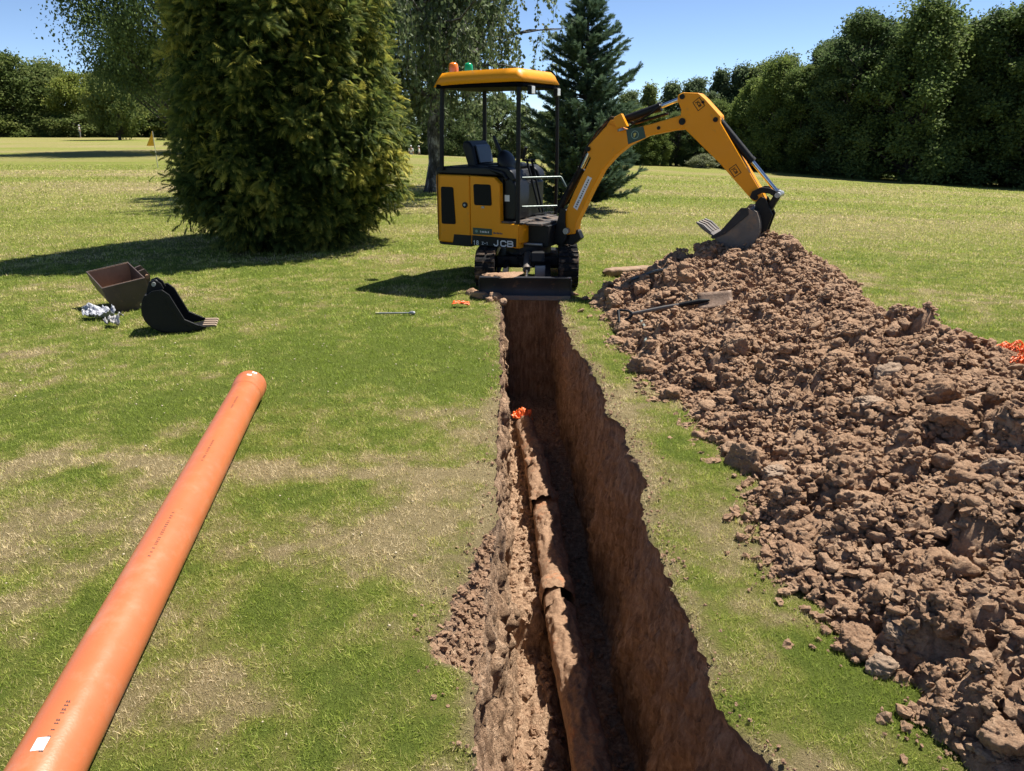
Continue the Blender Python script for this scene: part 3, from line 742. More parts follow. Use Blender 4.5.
bl._pts(vs, [(i*7+j, i*7+j+1, i*7+j+8, i*7+j+7) for i in range(nx-1) for j in range(6)])
o = bl.build('blade', plain('earthy_steel', (.15, .095, .065), .7, .3, .35, 12, .004), t, smooth=True); s_ = o.modifiers.new('t', 'SOLIDIFY'); s_.thickness = .006
MB().tube([(Ls-.16, 0, .003), (Ls+.02, 0, .002), (Ls+.10, 0, -.004)], [.02, .022, .008], 12).build('socket', M['black'], t, smooth=True)
# strap below the spade, and a second dark bar half in the earth
q = [on_heap(*c) for c in ((641, 325), (645, 332), (648, 338), (645, 345), (649, 349))]
mb = MB(); mb.tube([(x, y, z+.035) for x, y, z in q], .013, 8)
tag(mb.build('strap', plain('grey_green_strap', (.17, .2, .18), .6), smooth=True), 'short grey green strap hanging down the clods below the spade grip', 'strap')
q = [on_heap(*c) for c in ((632, 284), (655, 276), (683, 271))]
mb = MB(); mb.tube([(x, y, z+.05) for x, y, z in q], .014, 8)
tag(mb.build('steel_bar', plain('blue_grey_bar', (.09, .11, .12), .4, .5), smooth=True), 'blue grey steel bar poking out of the heap beyond the spade', 'bar')
# plank
p0 = np.array(on_ground(603, 277)); p1 = np.array(on_ground(657, 275))
dx = p1-p0; ang = math.atan2(dx[1], dx[0]); Lk = np.hypot(dx[0], dx[1])
v = []; nxp, nr_ = 46, 20
for i in range(nxp):
    u = i/(nxp-1)
    for k in range(nr_):
        aa = 2*math.pi*k/nr_; cc_, ss_ = math.cos(aa), math.sin(aa)
        q_ = 1/max(abs(cc_)/.085, abs(ss_)/.05)*.5 + .5/math.hypot(cc_/.085, ss_/.05)
        e_ = min(1, 9*min(u, 1-u)+.35)
        v.append((u*Lk, q_*cc_*e_, .052+q_*ss_*e_))
v = np.array(v); i = np.arange(nxp*nr_).reshape(nxp, nr_); j = np.roll(i, -1, 1)
v[:, 1] += .014*fbm(v[:, 0]*7, v[:, 1]*12, v[:, 2]*12, s=501); v[:, 2] += .018*fbm(v[:, 0]*5, v[:, 1]*8, v[:, 2]*8, s=502)
f = np.stack([i[:-1], j[:-1], j[1:], i[1:]], -1).reshape(-1, 4)
f = np.concatenate([f, np.stack([i[0, :-2], i[0, 1:-1], i[0, 2:], i[0, 2:]], -1)[:0]])
tag(link('timber_log', npmesh('timber_log', v, f, plain('weathered_wood', (.24, .155, .095), .85, 0, .45, 4, .01), True), None, tuple(p0), (0, 0, ang)), 'long low tan brown log on the grass beyond the left tip of the heap', 'log')

# ------------------------------------------------------------------ spare buckets
def bucket_shell(name, side, width, th, mats, parent, ears=True, teeth=0, close=None, tooth_m=None):
    """side: outline of the curved back/floor from lip to top edge as (x,z); shell of thickness th with two cheek plates"""
    out = side; n = len(out)
    inn = []
    for i in range(n):
        a_ = np.array(out[max(i-1, 0)]); b2 = np.array(out[min(i+1, n-1)]); d_ = b2-a_; d_ = d_/np.hypot(*d_); inn.append((out[i][0]+d_[1]*th*-1, out[i][1]+d_[0]*th))
    poly = list(out)+list(reversed(inn))
    w = width/2
    sh = MB(); sh.prism(poly, -w, w)
    sh.build('shell', mats, parent, bevel=.004)
    for s_ in (-1, 1):
        pl = MB(); y0 = s_*w; pl.prism(close or out, min(y0, y0+s_*th), max(y0, y0+s_*th)); pl.build('cheek_plate', mats, parent, bevel=.003)
    return w
def bez(p0, p1, p2, p3, n):
    t = np.linspace(0, 1, n)[:, None]; p0, p1, p2, p3 = map(np.array, (p0, p1, p2, p3))
    return [tuple(q) for q in (1-t)**3*p0+3*(1-t)**2*t*p1+3*(1-t)*t*t*p2+t**3*p3]
# wide brown ditching bucket: lies on its back, open side up, long axis left-right
p = on_ground(112, 311)
t = empty('ditching_bucket', (p[0]+.07, p[1]+.19, .0), R(-24), 'wide brown grading bucket lying open side up on the grass', 'digger bucket')
side = bez((-.26, .36), (-.22, .02), (-.10, -.01), (.05, .03), 12)+bez((.05, .03), (.16, .06), (.22, .18), (.20, .35), 9)[1:]
Mrot = Matrix.Rotation(R(-4), 4, 'X')
sub = bucket_shell('x', side, .60, .014, M['brownsteel'], t, close=side)
li = MB(); li.prism([(x+.018*(1 if x < .02 else -1)*.0-(-.0), z+.019) for x, z in side][3:-3]+[(x, z+.023) for x, z in reversed(side[3:-3])], -.285, .285); li.build('rusty_lining', M['inrust'], t)
for y in (-.07, .07):
    e_ = MB(); e_.prism([(.17, .10), (.20, .35), (.27, .36), (.31, .28), (.28, .16)], y-.012, y+.012); e_.build('ear', M['brownsteel'], t, bevel=.003)
for s_ in (-1, 1):
    li = MB(); li.prism([(x*.93, .015+z*.95) for x, z in side], s_*.2835-.0015, s_*.2835+.0015); li.build('rusty_lining', M['inrust'], t)
MB().tube([(.27, -.11, .28), (.27, .11, .28)], .022, 14).build('pin', M['inrust'], t, smooth=True)
for (x, z) in ((-.16, .07), (.08, .09)):
    MB().tube([(x, -.317, z), (x, -.312, z)], .016, 12).build('bolt', plain('bare_bolt', (.5, .47, .42), .4, .7), t)
mb = MB(); 
v, f = crumb_protos(2, 3)[0]
o = tag(link('mud_lump', npmesh('mud_lump', v*np.array([.10, .12, .05]), f, M['clod'], True), t), None); o.location = (-.02, .14, .08)
t.rotation_euler = (R(10), R(-9), R(40)); t.scale = (.88, .84, 1.)
# narrow black trenching bucket, lip to the right
p = on_ground(178, 333)
t = empty('trenching_bucket', (p[0]-.11, p[1]+.12, .0), R(-20), 'black narrow trenching bucket standing on the grass with its toothed lip to the right', 'digger bucket')
side = bez((.36, .035), (.2, -.005), (.05, -.01), (-.06, .02), 10)+bez((-.06, .02), (-.22, .07), (-.26, .22), (-.16, .36), 10)[1:]
chk = side+[(-.10, .40), (.0, .41), (.06, .36), (.17, .12), (.30, .055)]
bucket_shell('x', side, .30, .016, M['black'], t, close=chk)
for s_ in (-1, 1):
    y = s_*.172; st = MB(); st.prism([(.0, .41), (.06, .36), (.17, .12), (.30, .055), (.27, .03), (.13, .085), (.02, .32), (-.03, .39)], y-.008, y+.008); st.build('side_cutter', M['black'], t, bevel=.003)
for y in (-.06, .06):
    e_ = MB(); e_.prism([(-.19, .30), (-.16, .40), (-.13, .47), (-.07, .49), (-.02, .45), (.0, .40), (-.10, .36)], y-.014, y+.014); e_.build('ear', M['black'], t, bevel=.004)
MB().tube([(-.085, -.10, .45), (-.085, .10, .45)], .02, 14).build('pin', M['grey'], t, smooth=True)
for y in (-.12, -.04, .04, .12):
    th_ = MB(); th_.prism([(.33, .02), (.33, .05), (.45, .045), (.47, .032), (.45, .025)], y-.022, y+.022); th_.build('tooth', plain('earthy_tooth', (.24, .175, .125), .7, .2, .4, 20, .003), t, bevel=.004)
t.rotation_euler = (0, R(0), R(16)); t.scale = (.86, .95, .95)
# ------------------------------------------------------------------ mini excavator
EC = np.array([.2, 8.95]); EA = R(28); EF = np.array([math.cos(EA), -math.sin(EA)]); EL = np.array([math.sin(EA), math.cos(EA)])
def eloc(px, py, yo):
    r = ray(px, py); t = (yo+EC@EL)/(r[:2]@EL); p = r*t
    return float((p[:2]-EC)@EF), float(p[2]+CAMH)
ex = empty('mini_excavator', (EC[0], EC[1], 0), -EA, 'yellow tracked mini excavator with canopy at the trench end, its bucket on the heap', 'excavator')
YS = -.49
def sd(cx, cy, yo=YS): return eloc(428+cx/8.116, 160+cy/8.116, yo)          # read off the side panel
def bo(cx, cy, yo=0): return eloc(540+cx/3.854, 80+cy/3.854, yo)
U = Matrix.Rotation(R(-65), 4, 'Z')
Y_, K_ = M['yellow'], M['black']
# undercarriage: x forward to the dozer blade, y across
def track(yc):
    w = .112
    def stad(r, n=14):
        pts = []
        for k in range(n+1): a = math.pi/2-math.pi*k/n; pts.append((.56+r*math.cos(a), .205+r*math.sin(a)))
        for k in range(n+1): a = -math.pi/2-math.pi*k/n; pts.append((-.58+r*math.cos(a), .205+r*math.sin(a)))
        return pts
    o_, i_ = stad(.185), stad(.163); n = len(o_)
    mb = MB(); b = mb.bm
    ring = [[b.verts.new((x, y, z)) for x, z in p] for p, y in ((o_, yc-w), (o_, yc+w), (i_, yc+w), (i_, yc-w))]
    for a in range(4):
        r0, r1 = ring[a], ring[(a+1) % 4]
        for k in range(n): b.faces.new([r0[k], r0[(k+1) % n], r1[(k+1) % n], r1[k]])
    per = []                                                    # lugs, spaced along the belt
    L_ = [0]; 
    for k in range(n): L_.append(L_[-1]+math.dist(o_[k], o_[(k+1) % n]))
    tot = L_[-1]; m = 40
    for q in range(m):
        s_ = tot*q/m; k = max(i for i in range(n) if L_[i] <= s_); f_ = (s_-L_[k])/(L_[k+1]-L_[k]) if L_[k+1] > L_[k] else 0
        p0, p1 = o_[k], o_[(k+1) % n]; x, z = p0[0]+(p1[0]-p0[0])*f_, p0[1]+(p1[1]-p0[1])*f_
        tx, tz = p1[0]-p0[0], p1[1]-p0[1]; l = math.hypot(tx, tz) or 1; tx /= l; tz /= l
        nx, nz = (-tz, tx)
        if (x-(.56 if x > 0 else -.58))*nx+(z-.205)*nz < 0: nx, nz = -nx, -nz
        Mx = Matrix(((tx, 0, nx, x), (0, 1, 0, yc), (tz, 0, nz, z), (0, 0, 0, 1)))
        side_ = .01 if q % 2 else -.01
        mb.box((-.019, -w+.004, -.004), (.019, -.012+side_, .019), Mx); mb.box((-.014, .012+side_, -.004), (.024, w-.004, .019), Mx)
    t = mb.build('track', M['rubber'], ex, bevel=.004, seg=1, M=U)
    fr_ = MB(); fr_.prism([(-.50, .13), (.48, .13), (.52, .21), (.44, .29), (-.46, .29), (-.55, .21)], yc-.07, yc+.07); fr_.build('track_frame', K_, t, bevel=.008, M=U)
    for nm, x, r_ in (('idler_wheel', .56, .155), ('sprocket', -.58, .155), ('roller', -.25, .06), ('roller', .03, .06), ('roller', .29, .06)):
        z = .205 if r_ > .1 else .105
        MB().tube([(x, yc-.085, z), (x, yc-.06, z), (x, yc+.06, z), (x, yc+.085, z)], [r_*.55, r_, r_, r_*.55], 24).build(nm, M['rusty'] if r_ > .1 else K_, t, smooth=True, M=U)
track(-.47); track(.47)
cf = MB(); cf.box((-.36, -.36, .20), (.34, .36, .31)); cf.box((-.2, -.40, .16), (-.05, .40, .24)); cf.box((.12, -.40, .16), (.26, .40, .24)); cf.build('chassis_frame', K_, ex, bevel=.012, M=U)
MB().tube([(0, 0, .30), (0, 0, .42)], .27, 40).build('slew_ring', M['bladesteel'], ex, smooth=True, M=U)
for s_ in (-1, 1):
    a = MB(); a.prism([(.30, .25), (.36, .27), (1.12, .15), (1.14, .07), (1.06, .07), (.30, .18)], s_*.24-.03, s_*.24+.03); a.build('blade_arm', K_, ex, bevel=.006, M=U)
c_ = MB().tube([(.30, 0, .33), (.72, 0, .22)], .042, 18).build('blade_cylinder', M['rusty'], ex, smooth=True, M=U)
MB().tube([(.72, 0, .22), (1.10, 0, .12)], .022, 14).build('rod', M['chrome'], c_, smooth=True, M=U)
gp = MB(); gp.prism([(.55, .06), (.62, .06), (.62, .25), (.57, .25)], .09, .21); gp.build('cylinder_guard', M['grey'], ex, bevel=.006, M=U)
prof = [(1.145+.045*((z-.10)/.11)**2, z) for z in np.linspace(-.012, .215, 9)]
bl = MB(); bl.prism([(x, z) for x, z in prof]+[(x-.014, z) for x, z in reversed(prof)], -.485, .485)
db = bl.build('dozer_blade', M['bladesteel'], ex, bevel=.003, M=U)
e_ = MB(); e_.box((1.168, -.486, -.016), (1.2, .486, .035)); e_.build('cutting_edge', M['rusty'], db, bevel=.004, M=U)
e_ = MB(); e_.box((1.12, -.488, .2155), (1.192, .488, .227)); e_.build('top_rail', M['bladesteel'], db, bevel=.003, M=U)
for s_ in (-1, 1):
    e_ = MB(); e_.box((1.05, s_*.4905-.006, .0), (1.185, s_*.4905+.006, .2)); e_.build('end_plate', M['bladesteel'], db, bevel=.002, M=U)
d_ = MB(); d_.prism([(.48, .40), (.62, .40), (.66, .30), (.50, .32)], .05, .2); d_.build('hose_cover', K_, ex, bevel=.01, M=U)
for k in range(4): MB().tube([(.05+.02*k, -.1+.05*k, .33), (.35, -.12+.07*k, .30+.02*(k % 2)), (.62, -.06+.04*k, .24), (.75, 0+.01*k, .25)], .011, 8).build('hydraulic_hose', M['rubber'], ex, smooth=True, M=U)
mud = []
for k in range(3):
    v, f = crumb_protos(3, 3)[k]
    o = link('mud_cake', npmesh('mud_cake', v*np.array([.10, .12+.05*k, .02]), f, M['clod'], True), ex); o.location = U @ Vector((1.03, -.36+.10*k, .225))

# upper structure. bodywork
tail = [(-.52, -.488)]
for k in range(9):
    a = math.pi/2*k/8; tail.append((-.90-.13*math.sin(a), -.36-.128*math.cos(a)))
tail += [(-1.055, -.15), (-1.062, 0)]
tail += [(x, -y) for x, y in reversed(tail[:-1])]
tb = MB(); tb.prism(tail, .425, 1.205, 'z'); eng = tb.build('engine_cover', Y_, ex, bevel=.022, seg=3)
sk = MB(); sk.prism([(x*.985, y*.985) for x, y in tail], .395, .424, 'z'); sk.build('lower_skirt', K_, ex, bevel=.006)
pan = [(-.514, .425), (.112, .425), (.112, .69), (-.12, .692), (-.127, 1.125), (-.205, 1.195), (-.514, 1.203)]
pb = MB(); pb.prism(pan, -.488, -.40); pnl = pb.build('side_panel', Y_, ex, bevel=.012, seg=3)
pb = MB(); pb.prism(pan, .40, .488); pb.build('side_panel', Y_, ex, bevel=.012, seg=3)
co = MB(); co.prism([(.055, -.487), (.116, -.465), (.145, -.40), (.150, -.17), (.06, -.17)], .47, .686, 'z'); co.build('corner_panel', Y_, ex, bevel=.018, seg=3)
co = MB(); co.prism([(.055, .487), (.116, .465), (.145, .40), (.150, .17), (.06, .17)], .47, .686, 'z'); co.build('corner_panel', Y_, ex, bevel=.018, seg=3)
co = MB(); co.box((.04, -.455, .415), (.118, -.36, .468)); co.build('step_bracket', Y_, ex, bevel=.008)
inb = MB(); inb.box((-.51, -.395, .43), (-.13, .395, 1.19)); inb.box((-.129, -.395, .43), (.11, .395, .66)); inb.build('inner_frame', K_, ex, bevel=.01)
fl_ = MB(); fl_.box((-.12, -.46, .692), (.16, .46, .712)); fl_.box((.162, -.40, .676), (.36, .40, .700)); fl_.build('floor_plate', plain('ribbed_floor', (.05, .05, .052), .6, .2, .4, 30, .004, dirt=(.45, .8)), ex, bevel=.004)
fb_ = MB(); fb_.box((.13, -.30, .43), (.40, .30, .672)); fb_.build('front_frame', K_, ex, bevel=.012)
MB().tube([(.10, -.33, .455), (.34, -.33, .46)], .016, 10).build('front_tube', M['grey'], ex, smooth=True)
dk = MB(); dk.prism([(-1.0, 1.208), (-.13, 1.206), (-.10, 1.15), (-.05, 1.17), (-.12, 1.26), (-.32, 1.30), (-.98, 1.29), (-1.02, 1.25)], -.43, .43); dk.build('rear_deck', M['plastic'], ex, bevel=.02, seg=3)
def panel_on(name, m, pts, y=-.4895, depth=.006, parent=pnl, bevel=.003, sgn=1):
    b = MB(); b.prism(pts, y-depth, y+.004); return b.build(name, m, parent, bevel=bevel)
def rnd(pts, r):
    out = []; n = len(pts)
    for i in range(n):
        p, a, c = Vector(pts[i]), Vector(pts[i-1]), Vector(pts[(i+1) % n])
        u, v = (a-p).normalized()*r, (c-p).normalized()*r
        for t in (0, .25, .5, .75, 1): q = (p+u)*(1-t)**2+p*2*t*(1-t)+(p+v)*t*t; out.append((q.x, q.y))
    return out
panel_on('vent_grille', M['glass'], rnd([sd(105, 215), sd(112, 517), sd(226, 521), sd(204, 220)], .025), parent=eng)
panel_on('hatch', M['glass'], rnd([sd(368, 195), sd(376, 366), sd(518, 372), sd(508, 200)], .025))
for z0 in (.80, .87, .94, 1.01):
    pass
q = sd(300, 365); MB().tube([(q[0], -.486, q[1]), (q[0], -.498, q[1]), (q[0], -.5, q[1])], [.034, .034, .024], 24).build('lock', M['plastic'], eng, smooth=True)
MB().tube([(q[0], -.499, q[1]), (q[0], -.503, q[1])], .014, 16).build('key_plug', M['grey'], eng, smooth=True)
panel_on('seam', K_, [sd(72, 100), sd(85, 640), sd(89, 640), sd(77, 100)], depth=.0035, parent=eng, bevel=0)
panel_on('lower_strip', K_, [sd(212, 602), sd(200, 682), sd(350, 690), sd(352, 612)], depth=.003, parent=eng, bevel=.001)
panel_on('lower_strip', K_, [sd(358, 610), sd(357, 692), sd(716, 708), sd(716, 640)], depth=.003, bevel=.001)
panel_on('hire_sticker', M['green'], rnd([sd(365, 548), sd(366, 603), sd(520, 610), sd(518, 560)], .006), depth=.003, bevel=0)
q = sd(445, 384); panel_on('catch', M['grey'], [(q[0]-.02, q[1]-.012), (q[0]-.02, q[1]+.012), (q[0]+.02, q[1]+.012), (q[0]+.02, q[1]-.012)])
# lettering
def text(body, size, m, parent, at_, rz=None, bold=.0, shear=0., spacing=1., sx=1., ang=0., name='lettering'):
    cu = bpy.data.curves.new('lettering', 'FONT'); cu.body = body; cu.size = size; cu.extrude = .0012; cu.offset = bold; cu.shear = shear; cu.space_character = spacing
    cu.align_x = 'CENTER'; cu.align_y = 'CENTER'
    to = bpy.data.objects.new('t', cu); COL.objects.link(to)
    me = bpy.data.meshes.new_from_object(to.evaluated_get(bpy.context.evaluated_depsgraph_get()))
    bpy.data.objects.remove(to); bpy.data.curves.remove(cu)
    me.materials.clear(); me.materials.append(m); me.name = name
    me.transform(Matrix.Translation(at_) @ Matrix.Rotation(-ang, 4, 'Y') @ Matrix.Rotation(R(90), 4, 'X') @ Matrix.Diagonal((sx, 1, 1, 1)))
    return link(name, me, parent)
a0, a1 = sd(535, 668), sd(706, 676)
sl = math.atan2(a1[1]-a0[1], a1[0]-a0[0])
qc = ((a0[0]+a1[0])/2, (a0[1]+a1[1])/2+.002)
wht = plain('grey_white_print', (.55, .56, .57), .5)
def stroke_letters(name, m, parent, origin, ang, y, glyphs, h, w, gap, th, slant=.0):
    """block letters drawn as flat ribbons of even width"""
    G = {'J': [[(.75, 1), (.75, .25), (.55, 0), (.25, 0), (.0, .22)]], 'C': [[(1, .8), (.8, 1), (.22, 1), (0, .8), (0, .2), (.22, 0), (.8, 0), (1, .2)]],
         'B': [[(.0, 0), (0, 1), (.75, 1), (.95, .85), (.95, .66), (.75, .52), (.1, .52)], [(.7, .52), (1, .38), (1, .14), (.8, 0), (.0, 0)]],
         '1': [[(.2, .8), (.5, 1), (.5, 0)]], '8': [[(.5, .53), (.1, .65), (.1, .88), (.3, 1), (.7, 1), (.9, .88), (.9, .65), (.5, .53), (.05, .38), (.05, .12), (.3, 0), (.7, 0), (.95, .12), (.95, .38), (.5, .53)]],
         'Z': [[(.05, 1), (.95, 1), (.05, 0), (.95, 0)]], '-': [[(.1, .5), (.9, .5)]]}
    b = MB(); c, s_ = math.cos(ang), math.sin(ang); x0 = 0
    for g in glyphs:
        for k, line in enumerate(G[g]):
            P = [Vector((x0+u*w+v*h*slant, v*h)) for u, v in line]; n = len(P); L1, R1 = [], []
            for i in range(n):
                d0 = (P[i]-P[i-1]).normalized() if i else (P[1]-P[0]).normalized(); d1 = (P[i+1]-P[i]).normalized() if i < n-1 else d0
                nn = Vector((-(d0+d1).y, (d0+d1).x)).normalized(); kk = th/2/max(.5, nn.dot(Vector((-d0.y, d0.x))))
                e = (d1*th*.5 if i == n-1 else (-d0*th*.5 if i == 0 else Vector((0, 0))))
                L1.append(P[i]+nn*kk+e); R1.append(P[i]-nn*kk+e)
            T = lambda p: (origin[0]+p.x*c-p.y*s_, y-.0003*k, origin[1]+p.x*s_+p.y*c)
            vs = [T(p) for p in L1]+[T(p) for p in R1]
            b._pts(vs, [(i, i+1, n+i+1, n+i) for i in range(n-1)])
        x0 += w+gap
    return b.build(name, m, parent)
q = sd(538, 694); stroke_letters('maker_letters', wht, pnl, q, sl*.55, -.4955, 'JCB', .058, .066, .024, .0145)
q = sd(372, 684); stroke_letters('model_letters', wht, pnl, q, sl*.55, -.4955, '18', .044, .026, .014, .0085)
q = sd(440, 684); stroke_letters('model_letters', wht, pnl, q, sl*.55, -.4955, 'Z-1', .027, .020, .010, .006)
def print_bars(name, m, parent, p0, p1, y, h, n, seed):
    """a line of print too small to read: short uneven strokes"""
    rg = random.Random(seed); b = MB(); p0, p1 = np.array(p0), np.array(p1); d = p1-p0; L_ = np.hypot(*d); u = d/L_; w = np.array([-u[1], u[0]])
    s_ = 0
    while s_ < L_:
        wd = L_/n*rg.uniform(.4, .75); hh = h*rg.uniform(.7, 1)
        c = [p0+u*s_, p0+u*min(s_+wd, L_), p0+u*min(s_+wd, L_)+w*hh, p0+u*s_+w*hh]
        b.prism([tuple(q) for q in c], y-.0012, y); s_ += L_/n
    return b.build(name, m, parent)
print_bars('sticker_print', wht, pnl, sd(425, 588), sd(500, 594), -.4935, .024, 6, 1)
q = sd(395, 577); MB().tube([(q[0], -.490, q[1]), (q[0], -.4945, q[1])], .017, 16).build('sticker_badge', plain('grey_green', (.16, .26, .22), .5), pnl)
print_bars('small_print', M['ink'], pnl, sd(532, 600), sd(608, 605), -.4898, .022, 6, 2)

# seat, console, levers
se = MB(); se.prism([(-.62, 1.24), (-.16, 1.24), (-.12, 1.28), (-.14, 1.335), (-.58, 1.32), (-.64, 1.31)], -.21, .21); se.build('seat', M['vinyl'], ex, bevel=.03, seg=3)
ba = MB(); ba.prism([(-.70, 1.27), (-.58, 1.27), (-.63, 1.50), (-.69, 1.575), (-.77, 1.575), (-.78, 1.50)], -.22, .22)
bk = ba.build('backrest', M['vinyl'], ex, bevel=.035, seg=4)
pd = MB(); pd.prism([(-.575, 1.32), (-.560, 1.33), (-.612, 1.515), (-.64, 1.535), (-.63, 1.50)], -.16, .16); pd.build('back_pad', plain('blue_black_pad', (.022, .027, .038), .35, 0, .2, 30), bk, bevel=.008)
for s_ in (-1, 1):
    cn = MB(); cn.prism([(-.36, 1.26), (-.14, 1.22), (-.02, 1.14), (.03, 1.16), (.0, 1.24), (-.08, 1.30), (-.34, 1.32)], s_*.31-.085, s_*.31+.085); cn.build('control_console', M['plastic'], ex, bevel=.025, seg=3)
kb = MB(); kb.prism([(-.125, .715), (.02, .715), (.045, .80), (.04, 1.10), (-.02, 1.19), (-.125, 1.19)], -.40, -.06); kb.build('seat_box', M['plastic'], ex, bevel=.03, seg=3)
kb = MB(); kb.prism([(-.125, .715), (.0, .715), (.0, 1.12), (-.125, 1.15)], -.055, .40); kb.build('seat_box', M['plastic'], ex, bevel=.02, seg=3)
wl2 = MB(); wl2.prism([(-.105, .93), (-.045, .93), (-.045, 1.0), (-.105, 1.0)], -.4045, -.400); wl2.build('white_label', M['white'], ex)
# joystick pod: the rounded dark guard in front of the seat, with its lever
v, f = crumb_protos(1, 3)[0]
bm = bmesh.new(); bmesh.ops.create_icosphere(bm, subdivisions=4, radius=1); bm.transform(Matrix.Rotation(R(-22), 4, 'Y') @ Matrix.Diagonal((.085, .16, .15, 1)))
me = bpy.data.meshes.new('head_guard'); bm.to_mesh(me); bm.free(); me.materials.append(M['plastic']); me.polygons.foreach_set('use_smooth', np.ones(len(me.polygons), bool))
q = eloc(507, 163, -.2); o = link('armrest_pod', me, ex); o.location = (q[0], -.2, q[1])
a, b2, c2 = eloc(501, 154, -.2), eloc(497, 145, -.2), eloc(493.5, 136, -.2)
MB().tube([(a[0], -.2, a[1]), (b2[0], -.2, b2[1]), (c2[0], -.2, c2[1])], [.018, .022, .017], 12).build('joystick', M['plastic'], ex, smooth=True)
MB().tube([(q[0]-.04, .28, 1.34), (q[0], .28, 1.50)], [.015, .022], 12).build('joystick', M['plastic'], ex, smooth=True)
# travel levers and handrails
for k, (p0, p1) in enumerate((((527, 161), (540, 212)), ((532, 161), (543, 212)))):
    a, b2 = eloc(*p0, .02+.10*k), eloc(*p1, .02+.10*k)
    MB().tube([(a[0], .02+.1*k, a[1]), (b2[0], .02+.1*k, b2[1])], .0135, 10).build('travel_lever', K_, ex, smooth=True)
    MB().tube([(a[0]-.03, .02+.1*k, a[1]+.008), (a[0]+.04, .02+.1*k, a[1]+.005)], .016, 10).build('lever_grip', M['plastic'], ex, smooth=True)
for (p0, p1, p2, y0, y1) in (((522, 178), (560, 177), (566, 187), -.30, .05), ((522, 207), (558, 206), (561, 212), -.30, .05)):
    a, b2, c2 = eloc(*p0, y0), eloc(*p1, y1), eloc(*p2, y1)
    MB().tube([(a[0], y0, a[1]), (b2[0], y1, b2[1]), (b2[0]+.015, y1, b2[1]-.005), (c2[0], y1, c2[1])], .0135, 10).build('guard_rail', M['rail'], ex, smooth=True)
for k in range(2):
    pe = MB(); pe.box((.20, -.12+.2*k, .735), (.33, -.02+.2*k, .75), Matrix.Rotation(R(-6), 4, 'Y')); pe.build('foot_pedal', K_, ex, bevel=.004)
# canopy
for name, pts, rad in (('canopy_post', [(-.915, -.45, 1.25), (-.90, -.45, 1.7), (-.88, -.44, 2.14)], .026), ('canopy_post', [(-.86, .45, 1.25), (-.84, .44, 2.14)], .026),
                       ('canopy_post', [(.092, -.455, .70), (.092, -.455, 1.4), (.09, -.44, 2.17)], .025), ('canopy_post', [(.14, .45, .70), (.145, .45, 1.4), (.14, .43, 2.17)], .022)):
    MB().tube(pts, rad, 12).build(name, K_, ex, smooth=True)
rx0, rx1, rw = -.985, .155, .50
rb = MB(); n = 9; vs = []
def roofz(u, w): return 2.215+.02*u+.055*(1-abs(w)**3.5)*(1-max(0, .12-u)/.12*.5)
gx = [0, .03, .08, .2, .4, .6, .8, .92, .97, 1]; gy = [-1, -.96, -.86, -.6, -.3, 0, .3, .6, .86, .96, 1]
for u in gx:
    for w in gy:
        c = max(0, .12-min(u, 1-u)); wy = w*(rw-c*.35)
        e = min(1, min(u, 1-u)/.08)**.5*min(1, (1-abs(w))/.14)**.5
        x = rx0+(rx1-rx0)*u
        vs.append((x, wy, 2.172+.018*u+.135*e**.8-.02*(1-u)**6))
nyg = len(gy); top = [(i*nyg+j, i*nyg+j+1, (i+1)*nyg+j+1, (i+1)*nyg+j) for i in range(len(gx)-1) for j in range(nyg-1)]
rb._pts(vs, top)
o = rb.build('canopy_roof', Y_, ex, smooth=True); s_ = o.modifiers.new('t', 'SOLIDIFY'); s_.thickness = .012; s_.offset = -1
rim = [(rx0+.012, -rw+.06), (rx0+.06, -rw+.012), (rx1-.06, -rw+.012), (rx1-.012, -rw+.06), (rx1-.012, rw-.06), (rx1-.06, rw-.012), (rx0+.06, rw-.012), (rx0+.012, rw-.06)]
ur = MB(); ur.prism(rim, 2.135, 2.178, 'z'); ur.build('roof_lining', plain('roof_lining', (.003, .003, .0035), .7, spec=.05), ex, bevel=.01)
for y in (-.33, .33):
    w = MB(); w.box((.156, y-.045, 2.06), (.205, y+.045, 2.15)); wl_ = w.build('work_light', K_, ex, bevel=.008)
    w = MB(); w.box((.2055, y-.038, 2.067), (.212, y+.038, 2.143)); w.build('lens', plain('clear_lens', (.62, .62, .58), .15), wl_, bevel=.003)
def beacon(name, px, py, y, r_, m):
    s0, z0 = eloc(px, py, y)
    b = MB(); b.tube([(s0, y, z0-.05), (s0, y, z0), (s0, y, z0+.04), (s0, y, z0+.058), (s0, y, z0+.068)], [r_, r_, r_*.92, r_*.7, r_*.3], 24); bb = b.build(name, m, ex, smooth=True)
    MB().tube([(s0, y, z0-.09), (s0, y, z0-.0495)], r_*1.12, 20).build('base', K_, bb, smooth=True)
beacon('amber_beacon', 453.5, 68.5, .12, .060, M['amber'])
beacon('green_beacon', 468.5, 69, .02, .054, M['lensgreen'])

# swing bracket, boom, arm
sb = MB(); sb.prism([(.36, .44), (.60, .44), (.70, .52), (.66, .60), (.60, .63), (.56, .80), (.48, .84), (.44, .74), (.46, .64), (.36, .62)], -.055, .055); sb.build('swing_bracket', K_, ex, bevel=.012)
for y in (-.105, .105):
    pl = MB(); pl.prism([(.38, .45), (.50, .45), (.545, .52), (.53, .62), (.52, .70), (.52, .84), (.46, .86), (.43, .74), (.40, .60)], y-.015, y+.015); pl.build('bracket_plate', K_, ex, bevel=.006)
MB().tube([(.43, 0, .42), (.43, 0, .70)], .055, 20).build('king_post', K_, ex, smooth=True)
MB().tube([(.535, -.125, .60), (.535, .125, .60)], .035, 18).build('foot_pin', M['grey'], ex, smooth=True)
q = eloc(553, 232, -.12); MB().tube([(q[0], -.125, q[1]), (q[0], -.132, q[1])], .026, 14).build('reflector', M['amber'], ex)
